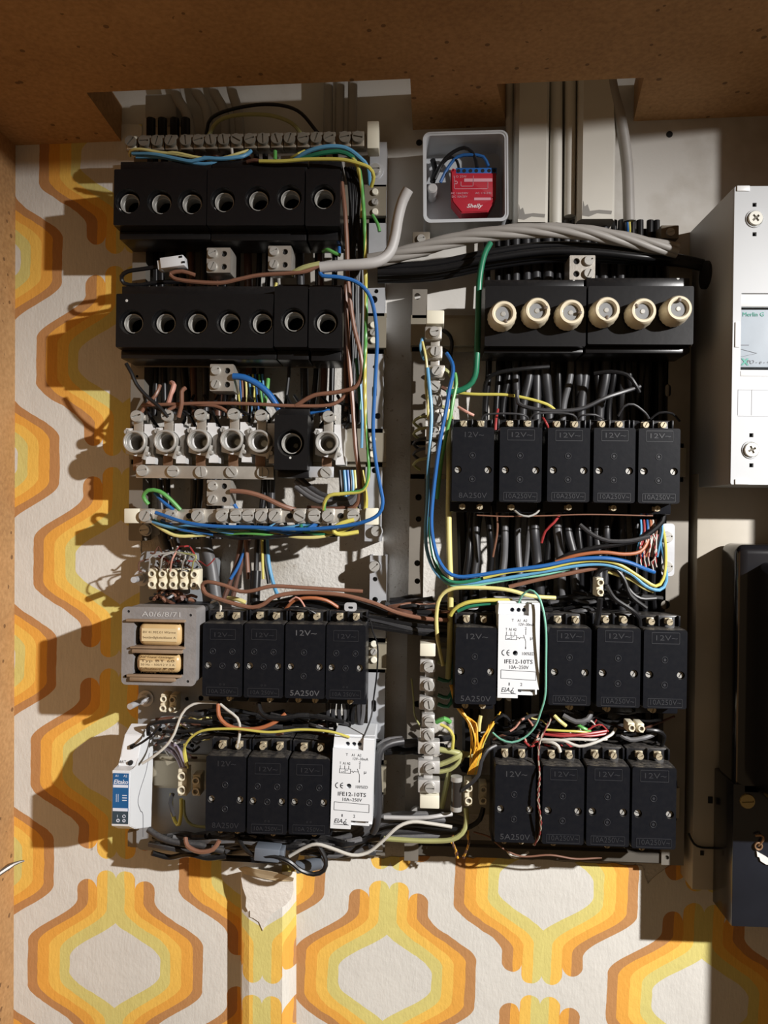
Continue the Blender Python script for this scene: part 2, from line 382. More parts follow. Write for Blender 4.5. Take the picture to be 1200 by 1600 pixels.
def plaster_mat():
    m = bpy.data.materials.new('white_plaster'); m.use_nodes = True; nt = m.node_tree; n = nt.nodes; L = nt.links
    b = n['Principled BSDF']; b.inputs['Roughness'].default_value = .8
    geo = n.new('ShaderNodeNewGeometry'); sp = n.new('ShaderNodeSeparateXYZ'); L.new(geo.outputs['Position'], sp.inputs[0])
    a = n.new('ShaderNodeTexNoise'); a.inputs['Scale'].default_value = 12; a.inputs['Detail'].default_value = 8; L.new(geo.outputs['Position'], a.inputs['Vector'])
    g = n.new('ShaderNodeTexNoise'); g.inputs['Scale'].default_value = 320; g.inputs['Detail'].default_value = 5; L.new(geo.outputs['Position'], g.inputs['Vector'])
    r = n.new('ShaderNodeValToRGB'); r.color_ramp.elements[0].position = .28; r.color_ramp.elements[0].color = (.33, .29, .23, 1); r.color_ramp.elements[1].position = .52; r.color_ramp.elements[1].color = (.57, .55, .51, 1)
    L.new(a.outputs['Fac'], r.inputs[0])
    k = n.new('ShaderNodeTexNoise'); k.inputs['Scale'].default_value = 180; k.inputs['Detail'].default_value = 8; k.inputs['Roughness'].default_value = .7; L.new(geo.outputs['Position'], k.inputs['Vector'])
    low = E(nt, sp.outputs['Z']).lt(.15)                      # painted smooth above, bare rough plaster below
    sp2 = E(nt, k.outputs['Fac']).gt(.62)*low
    mx = n.new('ShaderNodeMix'); mx.data_type = 'RGBA'; mx.inputs[7].default_value = (.22, .17, .12, 1)
    L.new((sp2*.7).o, mx.inputs[0]); L.new(r.outputs[0], mx.inputs[6]); L.new(mx.outputs[2], b.inputs['Base Color'])
    bp = n.new('ShaderNodeBump'); bp.inputs['Strength'].default_value = .8; bp.inputs['Distance'].default_value = .0012
    L.new((E(nt, g.outputs['Fac'])*(low*.9+.1)).o, bp.inputs['Height']); L.new(bp.outputs[0], b.inputs['Normal'])
    return m
CHIP = chip_mat(); PLASTER = plaster_mat()
WPL = wallpaper_mat('wallpaper_left', P(180, 1508, 0), 0.0)
WPR = wallpaper_mat('wallpaper_right', P(601, 1527, 0), -0.036)
WPD = wallpaper_mat('wallpaper_on_duct', P(412, 1382, .018), 0.0)
XL = P(24, 700, 0).x; XR = 0.424
bm = bmesh.new(); box(bm, (0.04, .01, -.05), (1.2, .02, 1.2)); wb = tag(obj('wall_back', bm, PLASTER), kind='structure')
def sheet(name, px, m, h0, h1, jag=0):
    pts = []
    for i, (u, v) in enumerate(px):
        u2, v2 = px[(i+1) % len(px)]
        nn = 1
        if jag and 0 < u < 1190 and 0 < v < 1590: nn = max(1, int(math.hypot(u2-u, v2-v)/9))
        for k in range(nn):
            q = P(u+(u2-u)*k/nn+(random.uniform(-jag, jag) if k else 0), v+(v2-v)*k/nn+(random.uniform(-jag, jag) if k else 0), 0)
            pts.append((q.x, q.z))
    b = bmesh.new(); plate(b, pts, [], -h1, -h0); return obj(name, b, m, wb, smooth=False)
sheet('wallpaper', [(-40, 195), (-40, 1700), (425, 1700), (425, 1352), (330, 1338), (222, 1322), (226, 1180), (221, 1000), (227, 930), (221, 850), (224, 700), (221, 500), (224, 300), (222, 195)], WPL, 0, .0009, 1.6)
sheet('wallpaper', [(425, 1352), (425, 1700), (1330, 1700), (1330, 1200), (1082, 1210), (1078, 1338), (1046, 1352), (1012, 1380), (1003, 1352), (860, 1343), (700, 1338), (560, 1340)], WPR, 0, .0010, 2.0)
# ceiling board of the niche, two cut-outs at the wall
zl = P(25, 228, 0); zr = P(1200, 181, 0); slope = (zr.z-zl.z)/(zr.x-zl.x)
def zc(x): return zl.z+(x-zl.x)*slope
n1a, n1b = P(135, 146, .083), P(641, 122, .083); n2a, n2b = P(776, 143, .070), P(1006, 133, .070)
bm = bmesh.new()
T = .034; WD = .38
loop = [(XL-.02, 0), (P(190, 218, 0).x, 0), (n1a.x, n1a.y), (n1b.x, n1b.y), (P(645, 200, 0).x, 0), (P(792, 200, 0).x, 0), (n2a.x, n2a.y), (n2b.x, n2b.y), (P(990, 185, 0).x, 0), (XR+.02, 0), (XR+.02, -WD), (XL-.02, -WD)]
es = []; vv = [bm.verts.new((x, y, zc(x))) for x, y in loop]
for k in range(len(vv)): es.append(bm.edges.new((vv[k], vv[(k+1) % len(vv)])))
g = bmesh.ops.triangle_fill(bm, edges=es, use_beauty=True)
e = bmesh.ops.extrude_face_region(bm, geom=[x for x in g['geom'] if isinstance(x, bmesh.types.BMFace)])
for v in [x for x in e['geom'] if isinstance(x, bmesh.types.BMVert)]: v.co.z += T
tag(obj('ceiling', bm, CHIP, smooth=False), kind='structure')
bm = bmesh.new(); box(bm, (XL-.0095, -.19, -.12), (.019, .38, 1.0))
TL = (P(25, 240, 0).x-P(22, 1580, 0).x)/(P(25, 240, 0).z-P(22, 1580, 0).z)
for v in bm.verts: v.co.x += P(24, 700, 0).x*0+(v.co.z-P(24, 700, 0).z)*TL
tag(obj('wall_left', bm, CHIP, smooth=False), kind='structure')
bm = bmesh.new(); box(bm, (XR+.0095, -.10, -.12), (.019, .20, 1.0)); tag(obj('wall_right', bm, CHIP, smooth=False), kind='structure')
# wallpapered duct at the bottom
def duct():
    b = bmesh.new(); rows = []
    vt = [1352, 1368, 1385, 1400, 1700]
    prof = [(376, 0), (378, .016), (389, .019), (441, .019), (452, .012), (464, 0)]
    for v in (1362, 1700):
        rows.append([b.verts.new(P(u, v, h)) for u, h in prof])
    for k in range(len(prof)-1): b.faces.new((rows[0][k], rows[0][k+1], rows[1][k+1], rows[1][k]))
    b.faces.new(rows[0][::-1])
    return tag(obj('cable_duct', b, WPD, smooth=False), 'wallpapered cable duct running down from under the left relays', 'duct')
dt = duct()
PAPER = mat('bare_paper', (.72, .68, .62), .8, var=.12, scale=80, bump=.5)
# torn bare paper patch and flaps at the duct head
bm = bmesh.new()
pts = [(377, 1371), (384, 1362), (398, 1368), (412, 1374), (430, 1376), (446, 1374), (458, 1376), (459, 1390), (455, 1404), (446, 1414), (436, 1420), (425, 1428), (416, 1440), (411, 1454), (405, 1440), (396, 1434), (391, 1432), (391, 1422), (388, 1424), (384, 1416), (385, 1402), (380, 1388)]
plate(bm, [(P(u, v, .0196).x, P(u, v, .0196).z) for u, v in pts], [], -.0203, -.019)
obj('torn_paper', bm, PAPER, dt, smooth=False)
def flap(label_, px, m, hs, parent):
    b = bmesh.new(); vv = [b.verts.new(P(u, v, h)) for (u, v), h in zip(px, hs)]
    f = b.faces.new(vv); r = bmesh.ops.extrude_face_region(b, geom=[f])
    for x in r['geom']:
        if isinstance(x, bmesh.types.BMVert): x.co.y += .0006
    return obj(label_, b, m, parent, smooth=False)
flap('paper_flap', [(382, 1366), (372, 1357), (384, 1354), (399, 1358), (425, 1362), (448, 1368), (459, 1372), (458, 1377), (436, 1377), (408, 1372)], mat('kraft_edge', (.62, .50, .32), .8), [.022, .028, .030, .030, .030, .028, .026, .022, .022, .022], dt)
flap('paper_flap', [(460, 1362), (466, 1340), (472, 1325), (476, 1338), (474, 1352), (470, 1362)], mat('yellow_paper', (.72, .52, .16), .8), [.004, .014, .020, .016, .008, .004], dt)
# ================= frames and rails =================
def rail_v(name, label, u0, v0, u1, v1, h0, h1, m, holes=(), slots=(), flange=None, cat='mounting rail'):
    c, w, ht = R(u0, v0, u1, v1, h1)
    o = empty(name, (c.x, 0, c.z-ht/2), label, cat)
    b = bmesh.new(); hl = []
    for (u, v, r) in holes:
        q = P(u, v, h1); hl.append(circ(q.x-c.x, q.z-c.z+ht/2, r, 14))
    for (u, v, rw, rh) in slots:
        q = P(u, v, h1); hl.append(rrect(q.x-c.x, q.z-c.z+ht/2, rw, rh, min(rw, rh)*.49))
    plate(b, [(-w/2, 0), (w/2, 0), (w/2, ht), (-w/2, ht)], hl, -h1, -h1+.0018)
    obj('web', b, m, o, smooth=False)
    b = bmesh.new()
    for s in (-1, 1): box(b, (s*(w/2-.0009), -(h1+h0)/2+.001, ht/2), (.0018, (h1-h0)-.002, ht))
    obj('flange', b, m, o, smooth=False)
    return o
def rail_h(label, u0, v0, u1, v1, h, m, lip=.004, cat='mounting rail', name='cross_rail', nubs=None):
    c, w, ht = R(u0, v0, u1, v1, h)
    o = empty(name, (c.x, 0, c.z-ht/2), label, cat)
    b = bmesh.new()                                  # hat section: raised middle, two lower lips
    pr = [(0, -h+.006), (lip, -h+.006), (lip*1.1, -h), (ht-lip*1.1, -h), (ht-lip, -h+.006), (ht, -h+.006)]
    a = [b.verts.new((-w/2, y, z)) for z, y in pr]; d = [b.verts.new((w/2, y, z)) for z, y in pr]
    a2 = [b.verts.new((-w/2, y+.0015, z)) for z, y in pr]; d2 = [b.verts.new((w/2, y+.0015, z)) for z, y in pr]
    for k in range(5):
        b.faces.new((a[k], a[k+1], d[k+1], d[k])); b.faces.new((a2[k], d2[k], d2[k+1], a2[k+1]))
        b.faces.new((a[k], a2[k], a2[k+1], a[k+1])); b.faces.new((d[k], d[k+1], d2[k+1], d2[k]))
    b.faces.new((a[0], d[0], d2[0], a2[0])); b.faces.new((a[5], a2[5], d2[5], d[5]))
    obj('profile', b, m, o, smooth=False)
    if nubs:
        for (u, v, kind) in nubs:
            q = P(u, v, h+.001)
            q = Vector((q.x-c.x, -h, q.z-c.z+ht/2))
            if kind: slot_screw('screw', o, q-Vector((0, .0022, 0)), .0030, SCREW, 60, .002)
            else:
                b = bmesh.new(); cyl(b, (0, 0, 0), .0030, -.0026, 0, 16, .0006); obj('plastic_peg', b, mat('peg_cream', (.75, .72, .60), .4), o, q)
    return o
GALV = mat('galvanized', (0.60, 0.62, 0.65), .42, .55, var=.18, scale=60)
rail_v('upright_rail', 'narrow drab steel upright at the left end of the upper left fuse rows', 205, 236, 226, 845, .0, .024, PLATE, holes=[(214, 445, .0022), (214, 588, .0013)], slots=[(214, 470, .004, .009)])
rail_v('upright_rail', 'galvanized steel upright with holes right of the upper left fuse rows', 574, 222, 600, 846, .0, .024, GALV, holes=[(585, 573, .0016), (590, 650, .0028), (585, 735, .0026), (584, 468, .0035), (588, 455, .002)], slots=[(585, 612, .0045, .011)])
rail_v('upright_rail', 'galvanized steel upright with holes right of the lower left relays', 575, 868, 601, 1330, .0, .024, GALV, holes=[(586, 905, .0022), (586, 937, .0026)], slots=[(584, 1103, .0045, .011), (586, 1300, .0045, .011)])
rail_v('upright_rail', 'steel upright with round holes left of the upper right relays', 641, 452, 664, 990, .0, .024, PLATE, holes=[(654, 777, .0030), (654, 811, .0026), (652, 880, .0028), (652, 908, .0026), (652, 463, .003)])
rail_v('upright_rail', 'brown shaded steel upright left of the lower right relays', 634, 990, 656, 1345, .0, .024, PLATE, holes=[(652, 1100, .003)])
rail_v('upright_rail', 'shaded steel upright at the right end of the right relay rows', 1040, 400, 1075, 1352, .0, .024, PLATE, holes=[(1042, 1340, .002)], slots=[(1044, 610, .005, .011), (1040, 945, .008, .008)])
DINR = mat('dull_zinc_rail', (0.30, 0.27, 0.21), .45, .5, var=.25, scale=40, dust=.4)
rail_h('yellowish cross rail behind the top row of black fuse blocks', 203, 285, 602, 345, .030, DINR, nubs=[(586, 300, 0), (586, 316, 1), (586, 331, 0)])
rail_h('yellowish cross rail carrying the second row of black fuse blocks', 203, 486, 602, 550, .030, DINR, nubs=[(583, 508, 0), (583, 520, 1), (583, 532, 0)])
rail_h('yellowish cross rail behind the open porcelain fuse bases', 200, 667, 602, 727, .030, DINR, nubs=[(582, 686, 0), (582, 698, 1), (582, 710, 0)])
rail_h('cross rail under the four relays beside the transformer', 315, 996, 603, 1050, .030, RAIL, nubs=[(584, 1006, 0), (584, 1018, 1), (584, 1031, 0)])
rail_h('cross rail under the three relays above the duct', 236, 1186, 602, 1240, .030, RAIL, nubs=[(588, 1190, 0), (588, 1222, 1)])
rail_h('cross rail behind the six ivory fuse caps', 640, 490, 1080, 548, .030, DINR)
rail_h('cross rail behind the top row of right hand relays', 640, 690, 1070, 750, .030, DINR)
rail_h('cross rail behind the middle row of right hand relays', 655, 1010, 1070, 1072, .030, DINR)
rail_h('cross rail behind the bottom row of right hand relays', 655, 1218, 1060, 1280, .030, DINR)
rail_h('flat steel channel closing the right frame at the bottom', 648, 1322, 1056, 1348, .022, mat('shaded_channel', (.10, .09, .075), .6, .2, var=.2, dust=.2), .003, name='bottom_rail')  # steel colour darkened to stand in for the meter's shadow
rail_h('dusty steel channel closing the left frame at the bottom', 198, 1300, 600, 1335, .018, PLATE, .003, name='bottom_rail')
rail_h('steel strip under the top row of black fuse blocks', 204, 374, 560, 388, .034, PLATE, .002, name='support_strip')
rail_h('steel strip under the second row of black fuse blocks', 204, 560, 528, 572, .034, PLATE, .002, name='support_strip')
# grey backing plate of the transformer
bm = bmesh.new(); c, w, ht = R(216, 862, 332, 1330, .022)
q1 = P(320, 910, .022); hl = [rrect(q1.x-c.x, q1.z-c.z, .004, .010, .0019)]
for (u, v, r) in ((292, 1092, .0018), (314, 1091, .0025), (250, 1140, .002), (300, 1165, .002)):
    q = P(u, v, .022); hl.append(circ(q.x-c.x, q.z-c.z, r, 12))
plate(bm, rrect(0, 0, w, ht, .006), hl, -.022, -.020)
box(bm, (-w/2+.001, -.010, 0), (.002, .020, ht*.96)); box(bm, (w/2-.001, -.010, 0), (.002, .020, ht*.96))
tag(obj('backing_plate', bm, mat('grey_lacquer_plate', (.30, .32, .34), .45, .2, var=.15, dust=.4), loc=(c.x, 0, c.z), smooth=False), 'grey steel backing plate behind the transformer', 'plate')
# small bright bracket plate at the right end of the cable bundle
bm = bmesh.new(); c, w, ht = R(1034, 818, 1054, 900, .030); plate(bm, rrect(0, 0, w, ht, .003), [], -.030, -.0285); box(bm, (0, -.014, 0), (w*.5, .028, ht*.8))
bk = empty('bracket', (c.x, 0, c.z), 'small light steel bracket with two screws right of the cable bundle', 'bracket')
obj('bracket_plate', bm, STEEL, bk, smooth=False)
for v in (839, 886):
    q = P(1043, v, .031)-Vector((c.x, 0, c.z)); slot_screw('screw', bk, q, .0050, SCREW, 10, .002)
# ================= black fuse blocks =================
HF = .075
def fuse_block(label, u0, v0, u1, v1, vb0, vb1, holes, group=None, rh=19.5, rr_=14.5, name='fuse_block', h=HF, hb=.062, deep=.032):
    c, w, ht = R(u0, v0, u1, v1, h); k = w/abs(u1-u0)
    o = empty(name, (c.x, -.030, c.z), label, 'fuse block', group)
    def L(u, v, hh=h):
        q = P(u, v, hh); return Vector((q.x-c.x, 0, q.z-c.z))
    cb, wb_, hbt = R(u0+2, vb0, u1-2, vb1, hb)
    b = bmesh.new(); z0 = cb.z-c.z; y0 = -(h-.030); yb = -(hb-.030)
    hl = [L(u, v) for u, v in holes]
    plate(b, rrect(0, 0, w-.0006, ht, .0012, 3), [circ(q.x, q.z, rh*k, 26) for q in hl], y0, y0+.0025)
    # walls of the raised front and of the body
    t = .0018
    for s in (-1, 1): box(b, (s*(w/2-.0003-t/2), (y0+.0022)/2, 0), (t, -(y0+.0022), ht-.002))
    for s in (-1, 1): box(b, (0, (y0+.0022)/2, s*(ht/2-t/2)), (w-.001, -(y0+.0022), t))
    obj('cover', b, BLK, o)
    top = z0+hbt/2-ht/2; bot = -ht/2-(z0-hbt/2)
    for ext, s in ((top, 1), (bot, -1)):
        if ext > .001: b = bmesh.new(); box(b, (0, yb/2, s*(ht/2+ext/2)), (wb_, -yb, ext), .0008); obj('skirt', b, BLK, o)
    b = bmesh.new(); box(b, (0, -.003, 0), (w-.004, .006, ht-.004)); obj('base', b, HOLE, o)
    for q in hl:
        b = bmesh.new()
        lathe(b, (q.x, 0, q.z), [(rh*k, y0+.001), (rh*k*.92, y0+.004), (rh*k*.80, y0+.011), (rh*k*.79, -.006)], 28)
        f = obj('opening_sleeve', b, BLK, o)
        b = bmesh.new(); ring(b, (q.x, y0+.0055, q.z), rr_*k*1.06, rr_*k*.96, 0, .016)
        ring(b, (q.x, y0+.011, q.z), rr_*k*.96, rr_*k*.90, 0, .010)
        obj('thread_ring', b, SCREW, o)
        b = bmesh.new(); cyl(b, (q.x, 0, q.z), rr_*k*.35, -.008, -.004, 16, .001); obj('contact', b, mat('dull_contact', (.10, .08, .05), .5, .5), o)
    return o
FG = 'black fuse blocks without caps'
fuse_block('three-way black fuse block at the left end of the topmost row', 177, 264, 323, 352, 252, 374, [(199, 314), (249, 315), (297, 315)])
fuse_block('three-way black fuse block in the middle of the topmost row', 323, 262, 476, 352, 250, 376, [(348, 312), (402, 310), (452, 308)])
fuse_block('single black fuse block at the right end of the topmost row', 477, 264, 532, 353, 251, 376, [(505, 307)])
fuse_block('wide five-way black fuse block, left in the second row', 180, 459, 427, 543, 447, 561, [(205, 503), (256, 503), (306, 503), (357, 503), (408, 503)])
fuse_block('single black fuse block just right of the five-way block in the second row', 428, 447, 481, 542, 444, 562, [(458, 500)])
fuse_block('single black fuse block at the right end of the second row', 482, 447, 533, 544, 445, 564, [(509, 503)])
fuse_block('single black covered fuse base among the open porcelain ones', 428, 648, 481, 734, 637, 746, [(454, 692)], h=.066, hb=.052, rh=21.5, rr_=15.5)
# ---- block with ivory caps (right) ----
def cap(label, u, v, ang, src=[None]):
    q = P(u, v, .091)
    if src[0] is None:
        o = empty('ceramic_fuse', (q.x, -.075, q.z), label, 'fuse', 'ivory fuse caps on the upper right block'); k = .6e-3/1.155*.98
        b = bmesh.new(); n = 40; k = .52e-3
        lathe(b, (0, 0, 0), [(11*k*1.15, -.0130), (13.4*k, -.0150), (15*k, -.0160), (18*k, -.0160), (20*k, -.0145), (21.0*k, -.012), (22.6*k, -.004), (22.6*k, 0), (1e-6, 0)], n, wob=.016, wn=20.2*k)
        lathe(b, (0, 0, 0), [(13.4*k, -.0150), (12.6*k, -.0140), (12.4*k, -.010)], n)
        obj('ceramic_body', b, CERAM, o)
        b = bmesh.new(); cyl(b, (0, 0, 0), 12.6*k, -.0128, -.008, 28, .0006); obj('glass_window', b, GLASS, o)
        b = bmesh.new(); cyl(b, (0, 0, 0), 4*k, -.0135, -.0125, 16, .0004); obj('indicator_disc', b, SCREW, o)
        b = bmesh.new(); box(b, (0, -.0148, 13.2*k), (.0024, .0030, .0034), .0004); obj('notch', b, mat('worn_brown', (.10, .07, .045), .5), o)
        src[0] = o
    else:
        o = copy_tree(src[0]); o.location = (q.x, -.075, q.z); o['label'] = label
    o.rotation_euler = (0, math.radians(ang), 0); return o
b1 = fuse_block('left half of the black fuse block that holds ivory caps', 757, 447, 916, 541, 437, 552, [(783, 498), (835, 496), (889, 497)], h=.073, hb=.064, rh=19)
b2 = fuse_block('right half of the black fuse block that holds ivory caps', 918, 447, 1084, 538, 434, 552, [(942, 495), (999, 493), (1053, 491)], h=.073, hb=.064, rh=19)
for (u, v, a, l) in ((787, 489, 165, 'leftmost of the six ivory ceramic fuse caps'), (840, 484, 75, 'second ivory fuse cap from the left'), (893, 487, 95, 'third ivory fuse cap from the left, right end of its half block'),
                     (949, 483, 180, 'fourth ivory fuse cap from the left, first on the right half block'), (1006, 485, -55, 'fifth ivory fuse cap from the left'), (1062, 481, 0, 'rightmost of the six ivory ceramic fuse caps')):
    cap(l, u, v, a)
# ================= open porcelain fuse bases =================
def open_base(u, v, label, src=[None]):
    q = P(u, v, .060); k = .555e-3
    if src[0] is None:
        o = empty('open_fuse_base', (q.x, -.030, q.z), label, 'fuse base', 'open porcelain fuse bases'); oy = .0
        b = bmesh.new()
        plate(b, [(-20*k, 23*k), (-8*k, 23*k), (-8*k, 17*k), (10*k, 17*k), (10*k, 30*k), (22*k, 30*k), (22*k, 24*k), (27*k, 24*k), (27*k, 8*k), (25*k, 2*k), (25*k, -18*k), (28*k, -22*k), (28*k, -34*k), (13*k, -34*k), (13*k, -24*k), (-2*k, -22*k), (-20*k, -18*k)], [circ(0, 0, 12*k, 20)], -.020, .0)
        obj('porcelain_body', b, CHINA, o, smooth=False)
        b = bmesh.new(); ring(b, (0, 0, 0), 18*k, 14.6*k, -.030, -.014, 32); ring(b, (0, 0, 0), 15.5*k, 13.6*k, -.0275, -.010, 32); ring(b, (0, 0, 0), 20*k, 16*k, -.020, -.016, 32)
        obj('thread_ring', b, SCREW, o)
        b = bmesh.new(); box(b, (1*k, -.0205, 28*k), (15*k, .0015, 26*k), .0003); box(b, (1*k, -.0205, 40*k), (24*k, .002, 9*k), .0006)
        obj('contact_strap', b, TIN, o)
        slot_screw('terminal_screw', o, (2*k, -.0265, 41*k), 9.5*k, SCREW, 20, .005)
        slot_screw('fixing_screw', o, (-17*k, -.0215, 17*k), 4.5*k, SCREW, 70, .003)
        b = bmesh.new(); box(b, (16*k, -.024, -17*k), (4*k, .006, 22*k), .0005, rot=Matrix.Rotation(.35, 3, 'Y')); cyl(b, (19*k, 0, -18*k), 3.5*k, -.027, -.018, 12, .0005)
        obj('spring_clip', b, SCREW, o)
        b = bmesh.new(); box(b, (-2*k, -.016, -30*k), (16*k, .0016, 30*k), .0003); obj('lower_strap', b, mat('copper_strap', (.22, .13, .08), .45, .5), o)
        b = bmesh.new(); cyl(b, (0, 0, 0), 7*k, -.006, -.002, 16, .001); obj('contact', b, BRASS, o)
        src[0] = o
    else:
        o = copy_tree(src[0]); o.location = (q.x, -.030, q.z); o['label'] = label
    return o
open_base(209, 690, 'leftmost open porcelain fuse base with metal thread ring')
open_base(257, 689, 'second open porcelain fuse base from the left')
open_base(309, 688, 'third open porcelain fuse base from the left, above the busbar terminal')
open_base(361, 687, 'fourth open porcelain fuse base from the left')
open_base(404, 689, 'fifth open fuse base, shaded, directly left of the black covered one')
open_base(510, 691, 'open porcelain fuse base right of the black covered one')
# busbar with screws and its tee terminal
def busbar(label, u0, u1, vt, vb, h, m, screws, name='busbar', r=9.5):
    c, w, ht = R(u0, vt, u1, vb, h)
    o = empty(name, (c.x, -h+.002, c.z), label, 'busbar')
    b = bmesh.new(); box(b, (0, 0, 0), (w, .004, ht), .0004); obj('bar', b, m, o)
    for u, v, a in screws:
        q = P(u, v, h+.003); slot_screw('screw', o, (q.x-c.x, -.0035, q.z-c.z), r*.00056, SCREW, a, .002)
    return o
busbar('tinned busbar with slotted screws under the open fuse bases', 212, 427, 728, 748, .050, TIN, [(221, 735, 15), (269, 736, 5), (313, 737, 95), (361, 737, 130), (410, 738, 90)])
busbar('short bright busbar end with one screw right of the black covered fuse base', 481, 521, 729, 746, .050, STEEL, [(509, 738, 140)])
def term_block(label, u0, v0, u1, v1, h, scr_left=True, m=TIN, holes=True, screws=None, sm=None, name='terminal_block'):
    c, w, ht = R(u0, v0, u1, v1, h); o = empty(name, (c.x, -h, c.z), label, 'terminal')
    s = 1 if scr_left else -1
    b = bmesh.new(); hz = ht*.26
    plate(b, rrect(0, 0, w, ht, .0008, 3), [circ(s*w*.23, z, w*.125, 16) for z in (hz, -hz)], 0, .003)
    box(b, (0, .012, 0), (w, .019, ht), .0006); obj('body', b, m, o)
    b = bmesh.new()
    for z in (hz, -hz): cyl(b, (s*w*.23, 0, z), w*.12, .0024, .0029, 14)
    obj('wire_hole', b, HOLE, o)
    for z, a in ((hz, 30), (-hz, 65)): slot_screw('screw', o, (-s*w*.24, -.0015, z), w*.2, SCREW, a, .0025)
    return o
term_block('two-pole nickel terminal block under the topmost fuse row, left one', 323, 387, 360, 426, .056)
term_block('two-pole nickel terminal block under the topmost fuse row, right one', 419, 384, 455, 423, .056)
term_block('two-pole nickel terminal block above the open fuse bases', 328, 569, 365, 611, .054)
term_block('two-pole terminal hanging from the busbar of the open fuse bases', 323, 750, 360, 790, .054)
term_block('two-pole nickel terminal above the block of ivory fuse caps', 890, 399, 930, 437, .062, False)
# ================= screw terminal bars (neutral / earth) =================
def hbar(label, u0, v0, u1, v1, h, scr, ends, m, rpx=9.5, cat='terminal bar', sm=None):
    ca = P(u0, v0, h); cb = P(u1, v1, h); c = (ca+cb)/2; L = (cb-ca); w = L.length; ang = math.atan2(-L.z, L.x)
    o = empty('terminal_bar', c, label, cat, rot=(0, ang, 0)); k = w/math.hypot(u1-u0, v1-v0)
    b = bmesh.new(); box(b, (0, .005, 0), (w, .009, 21*k), .0005); 
    obj('bar', b, m, o)
    for (x, a, kind) in scr:
        px = (x-(u0+u1)/2)*k
        if kind:
            b = bmesh.new(); box(b, (px, .0015, 0), (19*k, .009, 23*k), .0006); obj('clamp', b, m, o)
            slot_screw('screw', o, (px, -.0055, 0), rpx*k, sm or SCREW, a, .003)
        else:
            b = bmesh.new(); cyl(b, (px, 0, 0), 4.5*k, -.0002, .001, 14); obj('wire_hole', b, HOLE, o)
    for (x, dz, ww_, hh_) in ends:
        b = bmesh.new(); box(b, ((x-(u0+u1)/2)*k, .004, -dz*k), (ww_*k, .016, hh_*k), .0008); obj('end_support', b, mat('ivory_support', (.72, .69, .56), .4), o)
    return o
hbar('upper terminal bar with a row of round screws above the topmost fuse blocks', 202, 226, 572, 219, .050, [(u, random.randint(0, 180), 1) for u in (208, 229, 249, 270, 294, 314, 333, 353, 373, 394, 414, 435, 455, 476, 496, 516, 540, 560)], [(208, 0, 16, 20), (583, -5, 18, 42)], mat('dull_brass_bar', (.34, .30, .24), .42, .6, var=.25), 9, sm=mat('dull_screw', (.24, .22, .18), .4, .4, var=.3, scale=200))
hbar('lower terminal bar with slotted screws between two ivory supports', 222, 806, 572, 806, .050, [(230, 60, 1), (270, 40, 1), (296, 0, 0), (312, 50, 1), (350, 35, 1), (372, 5, 1), (391, 5, 1), (411, 55, 1), (432, 50, 1), (454, 0, 0), (470, 150, 1), (493, 5, 1), (514, 40, 1), (533, 0, 0), (553, 5, 1)], [(208, 0, 24, 23), (581, 1, 20, 26)], TIN, 9.5)
def vbar(label, u, v0, v1, h, scr, ends, m=TIN):
    ca = P(u, v0, h); cb = P(u, v1, h); k = (ca-cb).length/abs(v1-v0); c = (ca+cb)/2
    o = empty('terminal_bar', c, label, 'terminal bar')
    b = bmesh.new(); box(b, (0, .005, 0), (14*k, .008, (ca-cb).length), .0005); obj('bar', b, m, o)
    for (uu, v, a, wd) in scr:
        q = P(uu, v, h)-c
        b = bmesh.new(); box(b, (q.x-1*k, .001, q.z), (wd*k, .012, 20*k), .001); obj('clamp', b, m, o)
        b = bmesh.new(); ring(b, (q.x, 0, q.z), 9.5*k, 7.6*k, -.007, -.003, 18); obj('clamp_collar', b, m, o)
        slot_screw('screw', o, (q.x+.5*k, -.0075, q.z), 7.8*k, SCREW, a, .004)
    for (uu, v, w_p, h_p) in ends:
        q = P(uu, v, h)-c
        b = bmesh.new(); box(b, (q.x, .002, q.z), (w_p*k, .020, h_p*k), .0008); obj('end_support', b, mat('ivory_support', (.72, .69, .56), .4), o)
    return o
vbar('vertical terminal bar left of the upper right relays, ivory block on top', 679, 492, 730, .055, [(678, 522, 15, 26), (679, 552, 85, 26), (681, 582, 55, 30), (679, 606, 140, 22), (681, 628, 110, 22), (682, 655, 60, 24), (678, 678, 20, 22), (676, 700, 40, 20)], [(680, 499, 27, 21)])
vbar('vertical terminal bar left of the lower right relays, ivory block at both ends', 670, 1004, 1256, .055, [(669, 1039, 20, 24), (669, 1068, 100, 25), (669, 1097, 100, 26), (670, 1124, 0, 20), (669, 1145, 120, 21), (671, 1166, 45, 34), (671, 1196, 20, 34), (671, 1226, 0, 34)], [(668, 1013, 24, 20), (671, 1248, 30, 20)], mat('aluminium_bar', (.55, .54, .52), .4, .4, var=.12, bump=.1))
